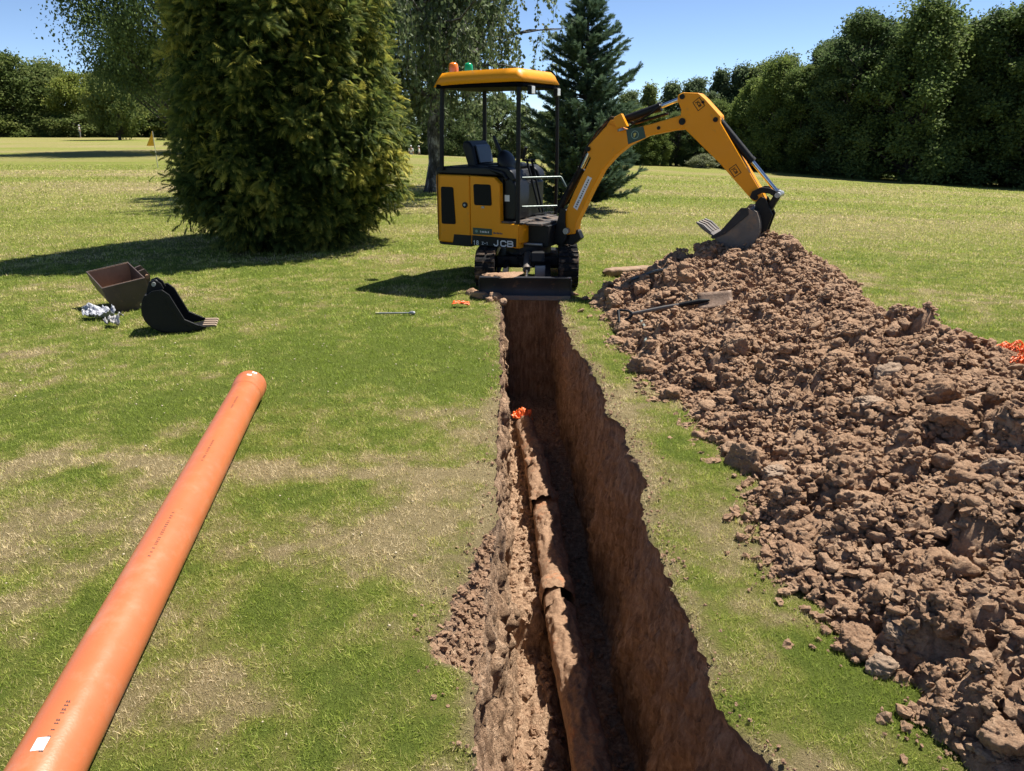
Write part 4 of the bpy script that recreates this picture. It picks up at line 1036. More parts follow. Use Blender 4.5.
boom = [(.42,.527),(.633,.571),(.644,.704),(.807,1.043),(.936,1.285),(1.08,1.438),(1.222,1.547),(1.419,1.641),(1.696,1.694),(1.832,1.707),(1.874,1.745),(1.879,1.783),(1.85,1.84),(1.793,1.853),(1.646,1.812),(1.468,1.763),(1.185,1.70),(1.06,1.745),(.985,1.765),(.875,1.651),(.757,1.535),(.744,1.473),(.793,1.406),(.75,1.322),(.602,1.035),(.465,.709)]
def smooth_poly(p, keep=()):
    return p
bb = MB(); bb.prism([(x, z) for x, z in boom], -.078, .078); bm_ = bb.build('boom', Y_, ex, bevel=.012, seg=3)
for (x, z, r_, nm) in ((1.793, 1.783, .034, 'pivot_pin'), (.765, 1.50, .026, 'pivot_pin'), (.535, .60, .03, 'pivot_pin'), (1.545, 1.72, .018, 'pivot_pin')):
    MB().tube([(x, -.105 if nm == 'pivot_pin' and r_ > .02 else -.088, z), (x, .105, z)], r_, 18).build(nm, K_, bm_, smooth=True)
# stickers on the boom
pl = MB(); pl.prism([bo(332, 190, -.08), bo(340, 248, -.08), bo(408, 222, -.08), bo(398, 178, -.08)], -.0815, -.077); pl.build('logo_sticker', M['green'], bm_)
q = bo(366, 211, -.08)
ri = MB(); 
for k in range(20):
    a0, a1 = 2*math.pi*k/20, 2*math.pi*(k+1)/20
    ri._pts([(q[0]+r_*math.cos(a), -.0822, q[1]+r_*math.sin(a)) for r_, a in ((.036, a0), (.042, a0), (.042, a1), (.036, a1))], [(0, 1, 2, 3)])
ri.build('logo_ring', plain('grey_green_print', (.2, .32, .28), .5), bm_)
text('JP', .04, M['gold'], bm_, (q[0], -.0825, q[1]), bold=.001, ang=.3, name='emblem')
pl = MB(); c4 = [bo(128, 490, -.08), bo(143, 502, -.08), bo(200, 378, -.08), bo(184, 370, -.08)]; pl.prism(c4, -.0815, -.077); pl.build('white_sticker', M['white'], bm_)
m0 = ((np.array(c4[0])*.62+np.array(c4[1])*.38)*.93+np.array(c4[3])*.07); m1 = ((np.array(c4[3])*.62+np.array(c4[2])*.38)*.93+np.array(c4[0])*.07)
m0 = np.array(c4[0])*.35+np.array(c4[1])*.65; m1 = np.array(c4[3])*.35+np.array(c4[2])*.65
dd = m1-m0; print_bars('sticker_print', M['ink'], bm_, m0+dd*.05, m1-dd*.05, -.0818, .018, 13, 5)
lp = MB(); lp.prism([(u, v+.028) for u, v in (bo(288, 172, -.1), bo(300, 196, -.1), bo(342, 190, -.1), bo(318, 140, -.1), bo(290, 155, -.1))], -.15, -.082); lb = lp.build('boom_lamp', Y_, bm_, bevel=.006)
q = bo(313, 192, -.11); MB().tube([(q[0]-.01, -.106, q[1]+.012), (q[0]-.004, -.106, q[1]-.012)], .034, 20).build('lens', plain('dim_lens', (.25, .25, .24), .2, .3), lb, smooth=True)
arm = [(1.725,2.034),(1.777,2.06),(1.937,2.052),(2.008,1.995),(2.172,1.836),(2.176,1.77),(2.619,1.151),(2.686,1.052),(2.675,.988),(2.568,1.029),(2.208,1.381),(1.832,1.702),(1.762,1.765),(1.771,1.896),(1.723,1.989)]
aa = MB(); aa.prism(arm, -.092, .092); ar = aa.build('arm', Y_, ex, bevel=.012, seg=3)
for (x, z, r_) in ((1.775, 2.02, .026), (2.13, 1.80, .024), (2.60, 1.06, .026), (1.99, 1.965, .014)):
    MB().tube([(x, -.105, z), (x, .105, z)], r_, 16).build('pivot_pin', K_, ar, smooth=True)
def badge(cx, cy, ang):
    q = bo(cx, cy, -.092); c, s_ = math.cos(ang), math.sin(ang)
    def P(u, v): return (q[0]+u*c-v*s_, q[1]+u*s_+v*c)
    b = MB(); h, w, t_ = .042, .052, .006
    for (u0, u1, v0, v1) in ((-w, w, h-t_, h), (-w, w, -h, -h+t_), (-w, -w+t_, -h+t_, h-t_), (w-t_, w, -h+t_, h-t_)):
        b.prism([P(u0, v0), P(u1, v0), P(u1, v1), P(u0, v1)], -.0945, -.0915)
    b.build('badge_frame', K_, ar)
    text('JCB', .042, K_, ar, (q[0], -.0942, q[1]), bold=.001, ang=ang, name='badge_letters')
badge(612, 93, R(-52)); badge(752, 350, R(-52))
# cylinders, each barrel with its rod
def cyl(name, p0, pm, p1, r_, rr_, y=0., bm=K_):
    v0, vm, v1 = [Vector((p[0], y, p[1])) for p in (p0, pm, p1)]
    d = (v1-v0).normalized()
    b = MB().tube([v0, v0+d*.001, vm-d*.03, vm-d*.03, vm], [r_*.9, r_, r_, r_*1.12, r_*1.12], 20).build(name, bm, ex, smooth=True)
    MB().tube([vm, v1], rr_, 14).build('rod', M['chrome'], b, smooth=True)
    MB().tube([v1-Vector((0, r_*1.1, 0)), v1+Vector((0, r_*1.1, 0))], rr_*1.7, 16).build('rod_eye', M['grey'], b, smooth=True)
    return b
cyl('boom_cylinder', (.375, .80), (.66, 1.29), (.765, 1.50), .042, .024)
cyl('dipper_cylinder', (1.0, 1.758), (1.53, 1.93), (1.765, 2.015), .043, .022)
cyl('bucket_cylinder', (2.135, 1.80), (2.515, 1.40), (2.80, 1.10), .040, .021)
for y in (-.055, .055):
    e_ = MB(); e_.prism([(.93, 1.70), (1.0, 1.80), (1.06, 1.80), (1.09, 1.74)], y-.012, y+.012); e_.build('cylinder_lug', Y_, ex, bevel=.004)
    e_ = MB(); e_.prism([(2.07, 1.93), (2.13, 1.86), (2.18, 1.80), (2.165, 1.75), (2.10, 1.80)], y-.012, y+.012); e_.build('cylinder_lug', Y_, ex, bevel=.004)
for y in (-.04, .045):
    MB().tube([(.47, y, .88), (.52, y*1.3, 1.03), (.66, y, 1.33), (.72, y, 1.50), (.86, y, 1.70), (1.0, y, 1.83), (1.25, y, 1.765), (1.6, y, 1.86)], .0115, 8).build('hydraulic_hose', M['rubber'], ex, smooth=True)
MB().tube([(1.55, -.06, 1.94), (1.45, -.065, 1.86), (1.3, -.06, 1.79), (1.2, -.06, 1.72)], .009, 8).build('hydraulic_hose', M['rubber'], ex, smooth=True)
MB().tube([(2.14, .05, 1.74), (2.25, .05, 1.70), (2.38, .05, 1.57), (2.49, .04, 1.44)], .009, 8).build('hydraulic_hose', M['rubber'], ex, smooth=True)
for y in (-.108, .108):
    li = MB(); li.prism([(2.545, 1.06), (2.56, 1.12), (2.64, 1.165), (2.73, 1.16), (2.81, 1.125), (2.83, 1.095), (2.80, 1.065), (2.73, 1.105), (2.66, 1.11), (2.60, 1.08), (2.58, 1.04)], y-.012, y+.012); li.build('tipping_link', K_, ex, bevel=.004)
lk = MB(); lk.prism([(2.785, 1.13), (2.835, 1.10), (2.755, .93), (2.70, .90), (2.68, .94)], -.05, .05); lk.build('bucket_link', K_, ex, bevel=.01)
MB().tube([(2.81, -.135, 1.095), (2.81, .135, 1.095)], .026, 16).build('link_pin', M['grey'], ex, smooth=True)
# digging bucket
bside = bez((2.10, .755), (2.24, .65), (2.36, .545), (2.48, .545), 10)+bez((2.48, .545), (2.66, .545), (2.76, .74), (2.64, .93), 12)[1:]+[(2.56, .965)]
bk = MB(); th = .016; n = len(bside); inn = []
for i in range(n):
    a_ = np.array(bside[max(i-1, 0)]); b_ = np.array(bside[min(i+1, n-1)]); d_ = (b_-a_)/np.hypot(*(b_-a_)); inn.append((bside[i][0]-d_[1]*th, bside[i][1]+d_[0]*th))
bk.prism(bside+inn[::-1], -.2, .2); bkt = bk.build('bucket', M['rusty'], ex, bevel=.003)
for s_ in (-1, 1):
    y = s_*.208
    c_ = MB(); c_.prism(bside[3:]+[(2.49, .955), (2.32, .72), (2.24, .675)], y-.008, y+.008); c_.build('cheek_plate', M['rusty'], bkt, bevel=.003)
    y = s_*.222
    c_ = MB(); c_.prism([(2.49, .965), (2.56, .97), (2.57, .90), (2.36, .70), (2.24, .64), (2.21, .66), (2.31, .73)], y-.006, y+.006); c_.build('side_cutter', M['bladesteel'], bkt, bevel=.003)
    c_ = MB(); c_.prism([(2.60, .93), (2.60, 1.01), (2.645, 1.07), (2.69, 1.06), (2.73, .99), (2.78, .90), (2.74, .74), (2.68, .70), (2.66, .86)], s_*.085-.012, s_*.085+.012); c_.build('ear', K_, bkt, bevel=.004)
for y in (-.165, -.055, .055, .165):
    c_ = MB(); c_.prism([(2.19, .675), (2.205, .705), (2.12, .775), (2.045, .80), (2.04, .79), (2.10, .735)], y-.024, y+.024); c_.build('tooth', M['rusty'], bkt, bevel=.004)
v, f = clod_mesh(777, 4).vertices, None
md = clod_mesh(778, 4); md.transform(Matrix.Diagonal((.17, .24, .10, 1))); o = link('soil_load', md, bkt); o.location = (2.45, 0, .66)
# ------------------------------------------------------------------ trees
def unit(a): return a/np.maximum(np.linalg.norm(a, axis=-1, keepdims=True), 1e-9)
def inst(tv, tf, P, D, Nn, S, rnd, tadd):
    """template (u along, w across, n up) put at P with axis D, normal Nn"""
    D = unit(D); W = unit(np.cross(Nn, D)); Nn = np.cross(D, W)
    v = P[:, None]+S[:, None, None]*(tv[None, :, 0:1]*D[:, None]+tv[None, :, 1:2]*W[:, None]+tv[None, :, 2:3]*Nn[:, None])
    f = tf[None]+(np.arange(len(P))*len(tv))[:, None, None]
    r = np.clip(rnd[:, None]+tadd[None], 0, 1)
    return v.reshape(-1, 3), f.reshape(-1, tf.shape[1]), r.reshape(-1)
def frond(npair=6, w=.34, droop=.25, lw=.075, curl=.1):
    """a flat fern like spray: leaflets in pairs along an axis, triangles"""
    v, f, t = [], [], []
    for k in range(npair):
        u = .08+.86*k/npair; l = w*(math.sin(math.pi*(.18+.75*k/npair)))
        for s_ in (-1, 1):
            b = len(v)
            v += [(u-lw*.6, 0, -droop*u*u), (u+lw*.6, 0, -droop*u*u), (u+l*.75, s_*l, -droop*(u+.3)**2-curl*l)]
            f.append((b, b+1, b+2)); t.append(u)
    b = len(v); v += [(.75, -lw*.6, -droop*.6), (.75, lw*.6, -droop*.6), (1.08, 0, -droop*1.2)]; f.append((b, b+1, b+2)); t.append(1)
    return np.array(v), np.array(f), np.array(t)
def rand_dirs(n, rg): return unit(rg.normal(size=(n, 3)))
def tree(name, loc, label, cat, crown_me, trunk_me, group=None, sc=1., rz=0.):
    t = empty(name, loc, rz, label, cat, group)
    if trunk_me: link('trunk', trunk_me, t)
    for c in (crown_me if isinstance(crown_me, list) else [crown_me]): link('crown', c, t)
    t.scale = (sc, sc, sc) if not hasattr(sc, '__len__') else sc
    return t
def tubes_mesh(name, lines, m, n=7):
    v, f, off = [], [], 0
    a = np.linspace(0, 2*np.pi, n, endpoint=False)
    for pts, rad in lines:
        pts = np.array(pts, float); d = unit(np.gradient(pts, axis=0)); up = np.where(np.abs(d[:, 2:3]) < .9, np.array([[0, 0, 1.]]), np.array([[1., 0, 0]]))
        A = unit(np.cross(d, up)); B = np.cross(A, d)
        r = pts[:, None]+np.array(rad)[:, None, None]*(np.cos(a)[None, :, None]*A[:, None]+np.sin(a)[None, :, None]*B[:, None])
        v.append(r.reshape(-1, 3)); i = np.arange(len(pts)*n).reshape(len(pts), n)+off; j = np.roll(i, -1, 1)
        f.append(np.stack([i[:-1], j[:-1], j[1:], i[1:]], -1).reshape(-1, 4)); off += len(pts)*n
    return npmesh(name, np.concatenate(v), np.concatenate(f), m, True)
def wobble(p0, p1, k, amp, rg, sag=0.):
    t = np.linspace(0, 1, k)[:, None]; p = np.array(p0)*(1-t)+np.array(p1)*t
    w = np.cumsum(rg.normal(size=(k, 3))*amp, 0); w -= w[0]; w[:, 2] *= .5
    p = p+w*t; p[:, 2] += (-sag*(t*t)+0*t)[:, 0]
    return p

# 1. big golden green cypress on the left
BX, BY = -3.45, 11.85
rg = np.random.default_rng(5)
def bush_r(z): return np.interp(z, [0, .15, .5, 1.0, 1.8, 2.7, 3.6, 4.8, 5.9, 6.8, 7.4], [.90, 1.05, 1.28, 1.46, 1.54, 1.48, 1.32, 1.06, .70, .34, .05])
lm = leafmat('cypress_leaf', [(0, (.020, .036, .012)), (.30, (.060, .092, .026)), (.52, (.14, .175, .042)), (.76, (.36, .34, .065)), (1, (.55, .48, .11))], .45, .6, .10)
fv, ff, ft = frond(5, .42, .30, .15)
npl = 2300; z = rg.uniform(.12, 7.3, npl); z = z[rg.random(npl) < (bush_r(z)/1.64)**.8]; npl = len(z); th = rg.uniform(0, 2*np.pi, npl)
lob = 1+.15*fbm(np.cos(th)*2.2, np.sin(th)*2.2, z*1.1, s=601)+.12*fbm(np.cos(th)*5, np.sin(th)*5, z*2.2, s=602)
dp = 1-.42*rg.random(npl)**1.8
rad = np.stack([np.cos(th), np.sin(th), 0*th], -1)
tan = np.stack([-np.sin(th), np.cos(th), 0*th], -1)
ln = rg.uniform(.30, .62, npl)*np.clip(.4+z, .5, 1)
base = rad*(bush_r(z)*lob*dp-ln*.7)[:, None]+np.stack([0*z, 0*z, z], -1)
axis = unit(rad*1.0+tan*rg.normal(size=(npl, 1))*.45+np.array([0, 0, 1.])*rg.normal(.15, .38, (npl, 1)))
K = 44
t = rg.random((npl, K))**.75
P = base[:, None]+axis[:, None]*(t*ln[:, None])[..., None]; P[..., 2] -= .35*ln[:, None]*t*t
w_ = rg.normal(size=(npl, K, 3))*(.055+.05*np.sin(np.pi*t))[..., None]; P = P+w_
D = unit(axis[:, None]*.8+unit(w_)*.75+np.array([0, 0, -.25])+rg.normal(size=(npl, K, 3))*.2)
Nn = unit(np.array([0, 0, .7])+rad[:, None]*.7+rg.normal(size=(npl, K, 3))*.5)
gold = (rg.random(npl) < .5)*rg.uniform(.12, .42, npl)
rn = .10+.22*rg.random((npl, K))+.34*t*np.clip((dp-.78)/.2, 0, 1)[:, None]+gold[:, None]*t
S = rg.uniform(.08, .165, (npl, K))
P[..., 2] = np.maximum(P[..., 2], .05)
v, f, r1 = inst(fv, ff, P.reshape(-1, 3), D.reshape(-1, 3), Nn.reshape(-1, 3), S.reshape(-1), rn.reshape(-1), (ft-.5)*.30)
# the dense inner foliage that lets no light through
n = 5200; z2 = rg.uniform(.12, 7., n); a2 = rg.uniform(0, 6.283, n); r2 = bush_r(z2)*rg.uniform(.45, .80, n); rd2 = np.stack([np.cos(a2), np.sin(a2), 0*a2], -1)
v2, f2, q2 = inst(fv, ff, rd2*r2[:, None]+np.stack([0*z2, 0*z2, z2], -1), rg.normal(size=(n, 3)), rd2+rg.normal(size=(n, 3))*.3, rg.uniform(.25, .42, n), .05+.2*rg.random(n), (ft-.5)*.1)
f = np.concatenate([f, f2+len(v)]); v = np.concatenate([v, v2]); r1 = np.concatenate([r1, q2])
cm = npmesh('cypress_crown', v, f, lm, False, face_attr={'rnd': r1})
lines = [(wobble((0, 0, 0), (0.1, .05, 6.2), 14, .03, rg), np.linspace(.17, .02, 14))]
for k in range(70):
    zz = rg.uniform(.3, 5.6); a = rg.uniform(0, 6.28); e = bush_r(zz)*.85
    lines.append((wobble((0, 0, zz*.85), (e*math.cos(a), e*math.sin(a), zz+.15), 7, .03, rg, .05), np.linspace(.035, .006, 7)))
tree('cypress_tree', (BX, BY, 0), 'big dense golden green conifer standing on the left lawn with its skirt near the ground', 'tree', cm, tubes_mesh('cypress_trunk', lines, M['bark']))

# 2. feathery young conifer behind the machine
rg = np.random.default_rng(9)
CX, CY = on_ground(581, 209)[:2]
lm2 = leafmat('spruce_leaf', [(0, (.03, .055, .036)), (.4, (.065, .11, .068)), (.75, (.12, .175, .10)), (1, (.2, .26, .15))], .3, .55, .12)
fv, ff, ft = frond(6, .30, .12, .11, .0)
Hc = 4.35; lines = [(wobble((0, 0, 0), (.05, 0, Hc), 16, .01, rg), np.linspace(.10, .008, 16))]; Ps, Ds, Ns, Ss, Rn = [], [], [], [], []
nb = 300
for k in range(nb):
    u = (k+rg.random())/nb; z0 = .22+u*(Hc-.30); a = k*2.4+rg.normal()*.4
    ln = (1.42*(1-u)**.75+.12)*rg.uniform(.5, 1.3)*(1 if u > .12 else .6+3.3*u)
    rise = ln*(.16+.42*u+rg.normal()*.10)
    e = np.array([ln*math.cos(a), ln*math.sin(a), z0+rise]); p0 = np.array([0, 0, z0])
    m = 8; br = wobble(p0, e, m, .012, rg); tt = np.linspace(0, 1, m); br[:, 2] += -.16*ln*np.sin(np.pi*tt)*(1-u)
    lines.append((br, np.linspace(.022*(1-u)+.006, .003, m)))
    ns = int(14+88*ln)
    t = rg.uniform(.12, 1.0, ns)**.8; q = np.stack([np.interp(t, tt, br[:, c]) for c in range(3)], -1)
    d = unit(np.stack([np.interp(np.minimum(t+.05, 1), tt, br[:, c])-np.interp(np.minimum(t+.05, 1)-.06, tt, br[:, c]) for c in range(3)], -1))
    sdv = np.cross(d, np.array([0, 0, 1.])); sg = rg.choice([-1, 1], ns)[:, None]
    Ps.append(q); Ds.append(d*.9+sdv*sg*rg.uniform(.1, .9, (ns, 1))+rg.normal(size=(ns, 3))*.28+np.array([0, 0, .05])); Ns.append(np.array([0, 0, .6])+rg.normal(size=(ns, 3))*.9)
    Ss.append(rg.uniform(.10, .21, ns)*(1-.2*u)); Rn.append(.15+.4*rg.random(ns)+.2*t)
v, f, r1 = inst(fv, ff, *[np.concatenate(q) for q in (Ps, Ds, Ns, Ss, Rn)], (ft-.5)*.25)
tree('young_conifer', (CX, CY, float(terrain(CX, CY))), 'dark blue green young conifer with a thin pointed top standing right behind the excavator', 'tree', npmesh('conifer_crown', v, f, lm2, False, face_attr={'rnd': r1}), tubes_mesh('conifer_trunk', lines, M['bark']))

# 3. weeping birch
rg = np.random.default_rng(21)
mbk, nt, b = mat('birch_bark')
tc = N(nt, 'ShaderNodeTexCoord'); mp = N(nt, 'ShaderNodeMapping'); mp.inputs['Scale'].default_value = (1, 1, .5); nt.links.new(tc.outputs['Object'], mp.inputs['Vector'])
nt.links.new(ramp(nt, noise(nt, 5, 6, .7, vec=mp.outputs[0]), [(.40, (.022, .02, .018)), (.52, (.09, .08, .07)), (.62, (.36, .34, .31))]), b.inputs['Base Color']); b.inputs['Roughness'].default_value = .9
bump(nt, b, noise(nt, 14, 6), .04)
gx_, gy_, _ = on_ground(434, 192)
trk = np.array([(0, 0, -.1), (.0, 0, .15), (.08, 0, .8), (.05, 0, 1.6), (.18, 0, 2.5), (.15, .1, 3.4), (-.05, .1, 4.4), (-.1, 0, 5.6), (.1, 0, 7.4), (.2, .1, 9.2), (.3, .1, 11)])
lines = [(trk, [.34, .25, .20, .185, .175, .165, .15, .13, .09, .05, .02])]
limbs = []
for k in range(46):
    zz = rg.uniform(2.0, 9.5); a = rg.uniform(0, 6.283); ln = rg.uniform(1.6, 4.2)*(1-.45*max(0, (zz-6)/5))
    p0 = np.array([np.interp(zz, trk[:, 2], trk[:, 0]), np.interp(zz, trk[:, 2], trk[:, 1]), zz])
    e = p0+np.array([ln*math.cos(a), ln*math.sin(a), ln*rg.uniform(.25, .75)])
    br = wobble(p0, e, 9, .06, rg); br[:, 2] += .35*np.sin(np.linspace(0, np.pi, 9)); limbs.append(br)
    lines.append((br, np.linspace(.07, .012, 9)))
    for j in range(3):
        q0 = br[rg.integers(3, 8)]; e2 = q0+rg.normal(size=3)*np.array([.8, .8, .3])+np.array([0, 0, .2]); b2 = wobble(q0, e2, 6, .05, rg); limbs.append(b2); lines.append((b2, np.linspace(.025, .006, 6)))
lf = np.array([(0, 0, 0), (.5, .42, .04), (1, 0, -.1), (.5, -.42, .04)]); lff = np.array([(0, 1, 2, 3)])
Ps, Ds, Ns, Ss, Rn = [], [], [], [], []
for k in range(2000):
    br = limbs[rg.integers(len(limbs))]; p = br[rg.integers(2, len(br))]+rg.normal(size=3)*.12
    ln = rg.uniform(.5, 2.6)*(.6 if p[2] < 2.6 else 1.); ln = min(ln, p[2]-1.1-rg.random()*1.2)
    if ln < .2: continue
    m = 10; tt = np.linspace(0, 1, m); ax = rg.normal(size=2)*.25*ln
    st = np.stack([p[0]+ax[0]*np.sqrt(tt)+rg.normal()*.03*tt, p[1]+ax[1]*np.sqrt(tt), p[2]-ln*tt**1.3], -1)
    lines.append((st[::3], np.array([.006, .005, .004, .003][:len(st[::3])])))
    nl_ = int(ln*30); t = rg.random(nl_)
    q = np.stack([np.interp(t, tt, st[:, c]) for c in range(3)], -1)+rg.normal(size=(nl_, 3))*.05
    Ps.append(q); dd = rg.normal(size=(nl_, 3))*.5; dd[:, 2] -= .9; Ds.append(dd); Ns.append(rg.normal(size=(nl_, 3))); Ss.append(rg.uniform(.065, .13, nl_)); Rn.append(rg.random(nl_)*.8+.2*rg.random())
lm3 = leafmat('birch_leaf', [(0, (.07, .10, .042)), (.5, (.13, .17, .072)), (1, (.21, .24, .115))], .4, .5, .2)
v, f, r1 = inst(lf, lff, *[np.concatenate(q) for q in (Ps, Ds, Ns, Ss, Rn)], np.zeros(1))
tree('weeping_birch', (gx_, gy_, float(terrain(gx_, gy_))), 'tall weeping birch with patchy pale bark and hanging twigs behind the excavator canopy', 'tree', npmesh('birch_crown', v, f, lm3, False, face_attr={'rnd': r1}), tubes_mesh('birch_trunk', lines, mbk))

# 4. broad-leaved trees of the woods: several crowns, copied
def broad(seed, H_, W_, z0, cols, nclump=46, per=300, leaf=.26, shape='round', open_=.0, m=None, cs=.30):
    rg = np.random.default_rng(seed)
    cz = []; lines = []
    top = H_; lines.append((wobble((0, 0, -.2), (rg.normal()*.3, rg.normal()*.3, H_*.85), 9, .08, rg), np.linspace(.32, .05, 9)))
    Ps, Ds, Ns, Ss, Rn = [], [], [], [], []
    for k in range(nclump):
        u = (k+rg.random())/nclump; z = z0+(H_-z0)*u
        if shape == 'round': rr = W_*math.sqrt(max(.04, 1-(2*u-.85)**2/1.35))
        elif shape == 'tall': rr = W_*(.45+.75*math.sin(math.pi*min(1, u*.8+.2))**.8)*(1-.72*u**2.2)
        else: rr = W_*(1.05-.75*u)
        a = k*2.399+rg.normal()*.5; r_ = rr*math.sqrt(rg.uniform(.12, 1))
        c = np.array([r_*math.cos(a), r_*math.sin(a), z])
        cr = rg.uniform(.5, 1.35)*W_*cs
        if rg.random() < .55: lines.append((wobble((0, 0, max(.6, z-r_*.7-.4)), c, 6, .06, rg), np.linspace(.09, .02, 6)))
        nn = int(per*(cr/(W_*cs))**2)
        d = rand_dirs(nn, rg); rad_ = cr*np.minimum(np.abs(rg.normal(.62, .32, nn)), 1.25)*(1+.4*fbm(d[:, 0]*2+k, d[:, 1]*2, d[:, 2]*2, s=seed))
        q = c+d*rad_[:, None]*np.array([1, 1, .72 if shape == 'round' else 1.05])
        Ps.append(q); Ds.append(d+rg.normal(size=(nn, 3))*.8+np.array([0, 0, -.3])); Ns.append(rg.normal(size=(nn, 3))+np.array([0, 0, .8])); Ss.append(leaf*rg.uniform(.6, 1.3, nn)); Rn.append(np.clip(.25+.5*rg.random()+.22*rg.normal(size=nn), 0, 1))
    lv = np.array([(-.5, 0, 0), (0, .38, .05), (.5, 0, -.12), (0, -.38, .05)])
    v, f, r1 = inst(lv, np.array([(0, 1, 2, 3)]), *[np.concatenate(q) for q in (Ps, Ds, Ns, Ss, Rn)], np.zeros(1))
    return npmesh('leafy_crown', v, f, m, False, face_attr={'rnd': r1}), tubes_mesh('leafy_trunk', lines, M['bark'], 6)
dk_ = leafmat('dark_wood_leaf', [(0, (.075, .115, .045)), (.5, (.12, .17, .058)), (1, (.20, .245, .085))], .45, .6, .08, vary=True)
md_ = leafmat('mid_wood_leaf', [(0, (.075, .11, .052)), (.5, (.14, .185, .082)), (1, (.22, .26, .125))], .4, .6, .08, vary=True)
wl_m = leafmat('willow_leaf', [(0, (.11, .13, .07)), (.5, (.20, .22, .11)), (1, (.30, .32, .17))], .32, .5)
ok_ = leafmat('oak_leaf', [(0, (.065, .095, .026)), (.5, (.14, .18, .048)), (1, (.24, .26, .085))], .4, .6, .08, vary=True)
T = {}
T['dark'] = [broad(700+i, 10, w_, .2, None, 130, 460, .165, s_, m=dk_, cs=c_) for i, (s_, w_, c_) in enumerate((('tall', 2.6, .22), ('round', 2.9, .24), ('cone', 3.0, .2), ('round', 2.4, .30), ('tall', 3.0, .26)))]
T['mid'] = [broad(720+i, 10, 2.6, .2, None, 60, 420, .26, s_, m=md_) for i, s_ in enumerate(('tall', 'round', 'tall'))]
T['oak'] = [broad(740+i, 10, 5.0, 1.2, None, 80, 340, .34, 'round', m=ok_) for i in range(3)]
T['near'] = [broad(760, 15, 8.2, 4.3, None, 115, 900, .21, 'round', m=dk_)]
T['shrub'] = [broad(790+i, 3, 2.2, .0, None, 40, 240, .16, 'round', m=ok_) for i in range(2)]
T['bush'] = [broad(780+i, 3, 2.0, .0, None, 40, 240, .16, 'round', m=wl_m) for i in range(2)]
def gz(px, py):
    """where the ground of the picture's wood edge lies"""
    return on_ground(px, py)
def hgt(p, py):
    """height of a tree at p whose top shows at row py"""
    v = (385.5-py)/FPX; d_y = cp_+v*sp_; d_z = -sp_+v*cp_
    return CAMH+p[1]/d_y*d_z-p[2]
def plant(kind, i, p, H_, label, group, width=1., name='woodland_tree', cat='tree'):
    base = 15 if kind == 'near' else 3 if kind in ('bush', 'shrub') else 10
    s_ = H_/base; cr, tk = T[kind][i % len(T[kind])]
    return tree(name, (p[0], p[1], p[2]), label, cat, cr, tk, group, (s_*width*(.88+.34*((i*37) % 11)/10), s_*width, s_), rz=(i*2.13) % 6.28)
# right hand wood, front row then the rows behind it
rowR = [(1040, 189, -14), (1012, 187, 0), (968, 184, 24), (935, 182, 34), (905, 181, 12), (872, 178, 42), (848, 177, 22), (818, 174, 52), (796, 173, 70), (770, 171, 66), (748, 169, 84), (1075, 190, -20)]
rg = np.random.default_rng(77)
for i, (px, py, tp) in enumerate(rowR):
    p = gz(px, py); plant('dark', i, p, hgt(p, tp)*1.03, 'tall dark broad leaved tree in the unbroken front of the right hand wood', 'dark trees along the front of the right hand wood', 1.15)
for i, (px, py, tp) in enumerate([(1055, 188, -8), (1025, 186, 14), (990, 184, 18), (950, 182, 40), (920, 181, 26), (888, 179, 30), (860, 177, 34), (833, 175, 40), (806, 173, 78), (783, 171, 80)]):
    p = gz(px, py); k = 1.16; p = (p[0]*k, p[1]*k, float(terrain(p[0]*k, p[1]*k))); plant('dark', i+1, p, hgt(p, tp)*1.02, 'dark tree top showing between the front trees of the right hand wood', 'trees of the second row of the right hand wood', 1.2)
for i, (px, py, tp) in enumerate([(765, 169, 96), (735, 168, 108), (715, 167, 104), (695, 166.5, 108), (676, 166, 114), (655, 165.5, 116), (640, 165, 108), (618, 164, 108), (598, 163, 114), (578, 162, 120), (560, 161, 116)]):
    p = gz(px, py); plant('dark', i+2, p, hgt(p, tp), 'dark bushy tree in the low far wood edge seen past the excavator arm', 'dark trees along the far wood edge', 1.3)
for i, (px, py, tp) in enumerate([(776, 168, 60), (756, 167, 66), (735, 166, 70), (713, 165, 74), (690, 165, 82), (668, 164, 86), (645, 164, 88), (626, 163, 94)]):
    p = gz(px, py); k = 1.30; p = (p[0]*k, p[1]*k, float(terrain(p[0]*k, p[1]*k))); plant('mid', i, p, hgt(p, tp), 'paler grey green tree showing over the low far wood edge', 'pale trees behind the far wood edge', 1.1)
p = gz(1012, 184); plant('bush', 0, (p[0]*.93, p[1]*.93, float(terrain(p[0]*.93, p[1]*.93))), hgt((p[0]*.93, p[1]*.93, float(terrain(p[0]*.93, p[1]*.93))), 98), 'pale grey green willow bush in front of the dark wood at the right edge', None, .95, 'willow_bush', 'bush')
p = gz(702, 167.5); plant('bush', 1, (p[0]*.97, p[1]*.97, p[2]), hgt((p[0]*.97, p[1]*.97, p[2]), 155), 'low pale green bush at the wood edge just below the arm of the excavator', None, 1.5, 'low_bush', 'bush')
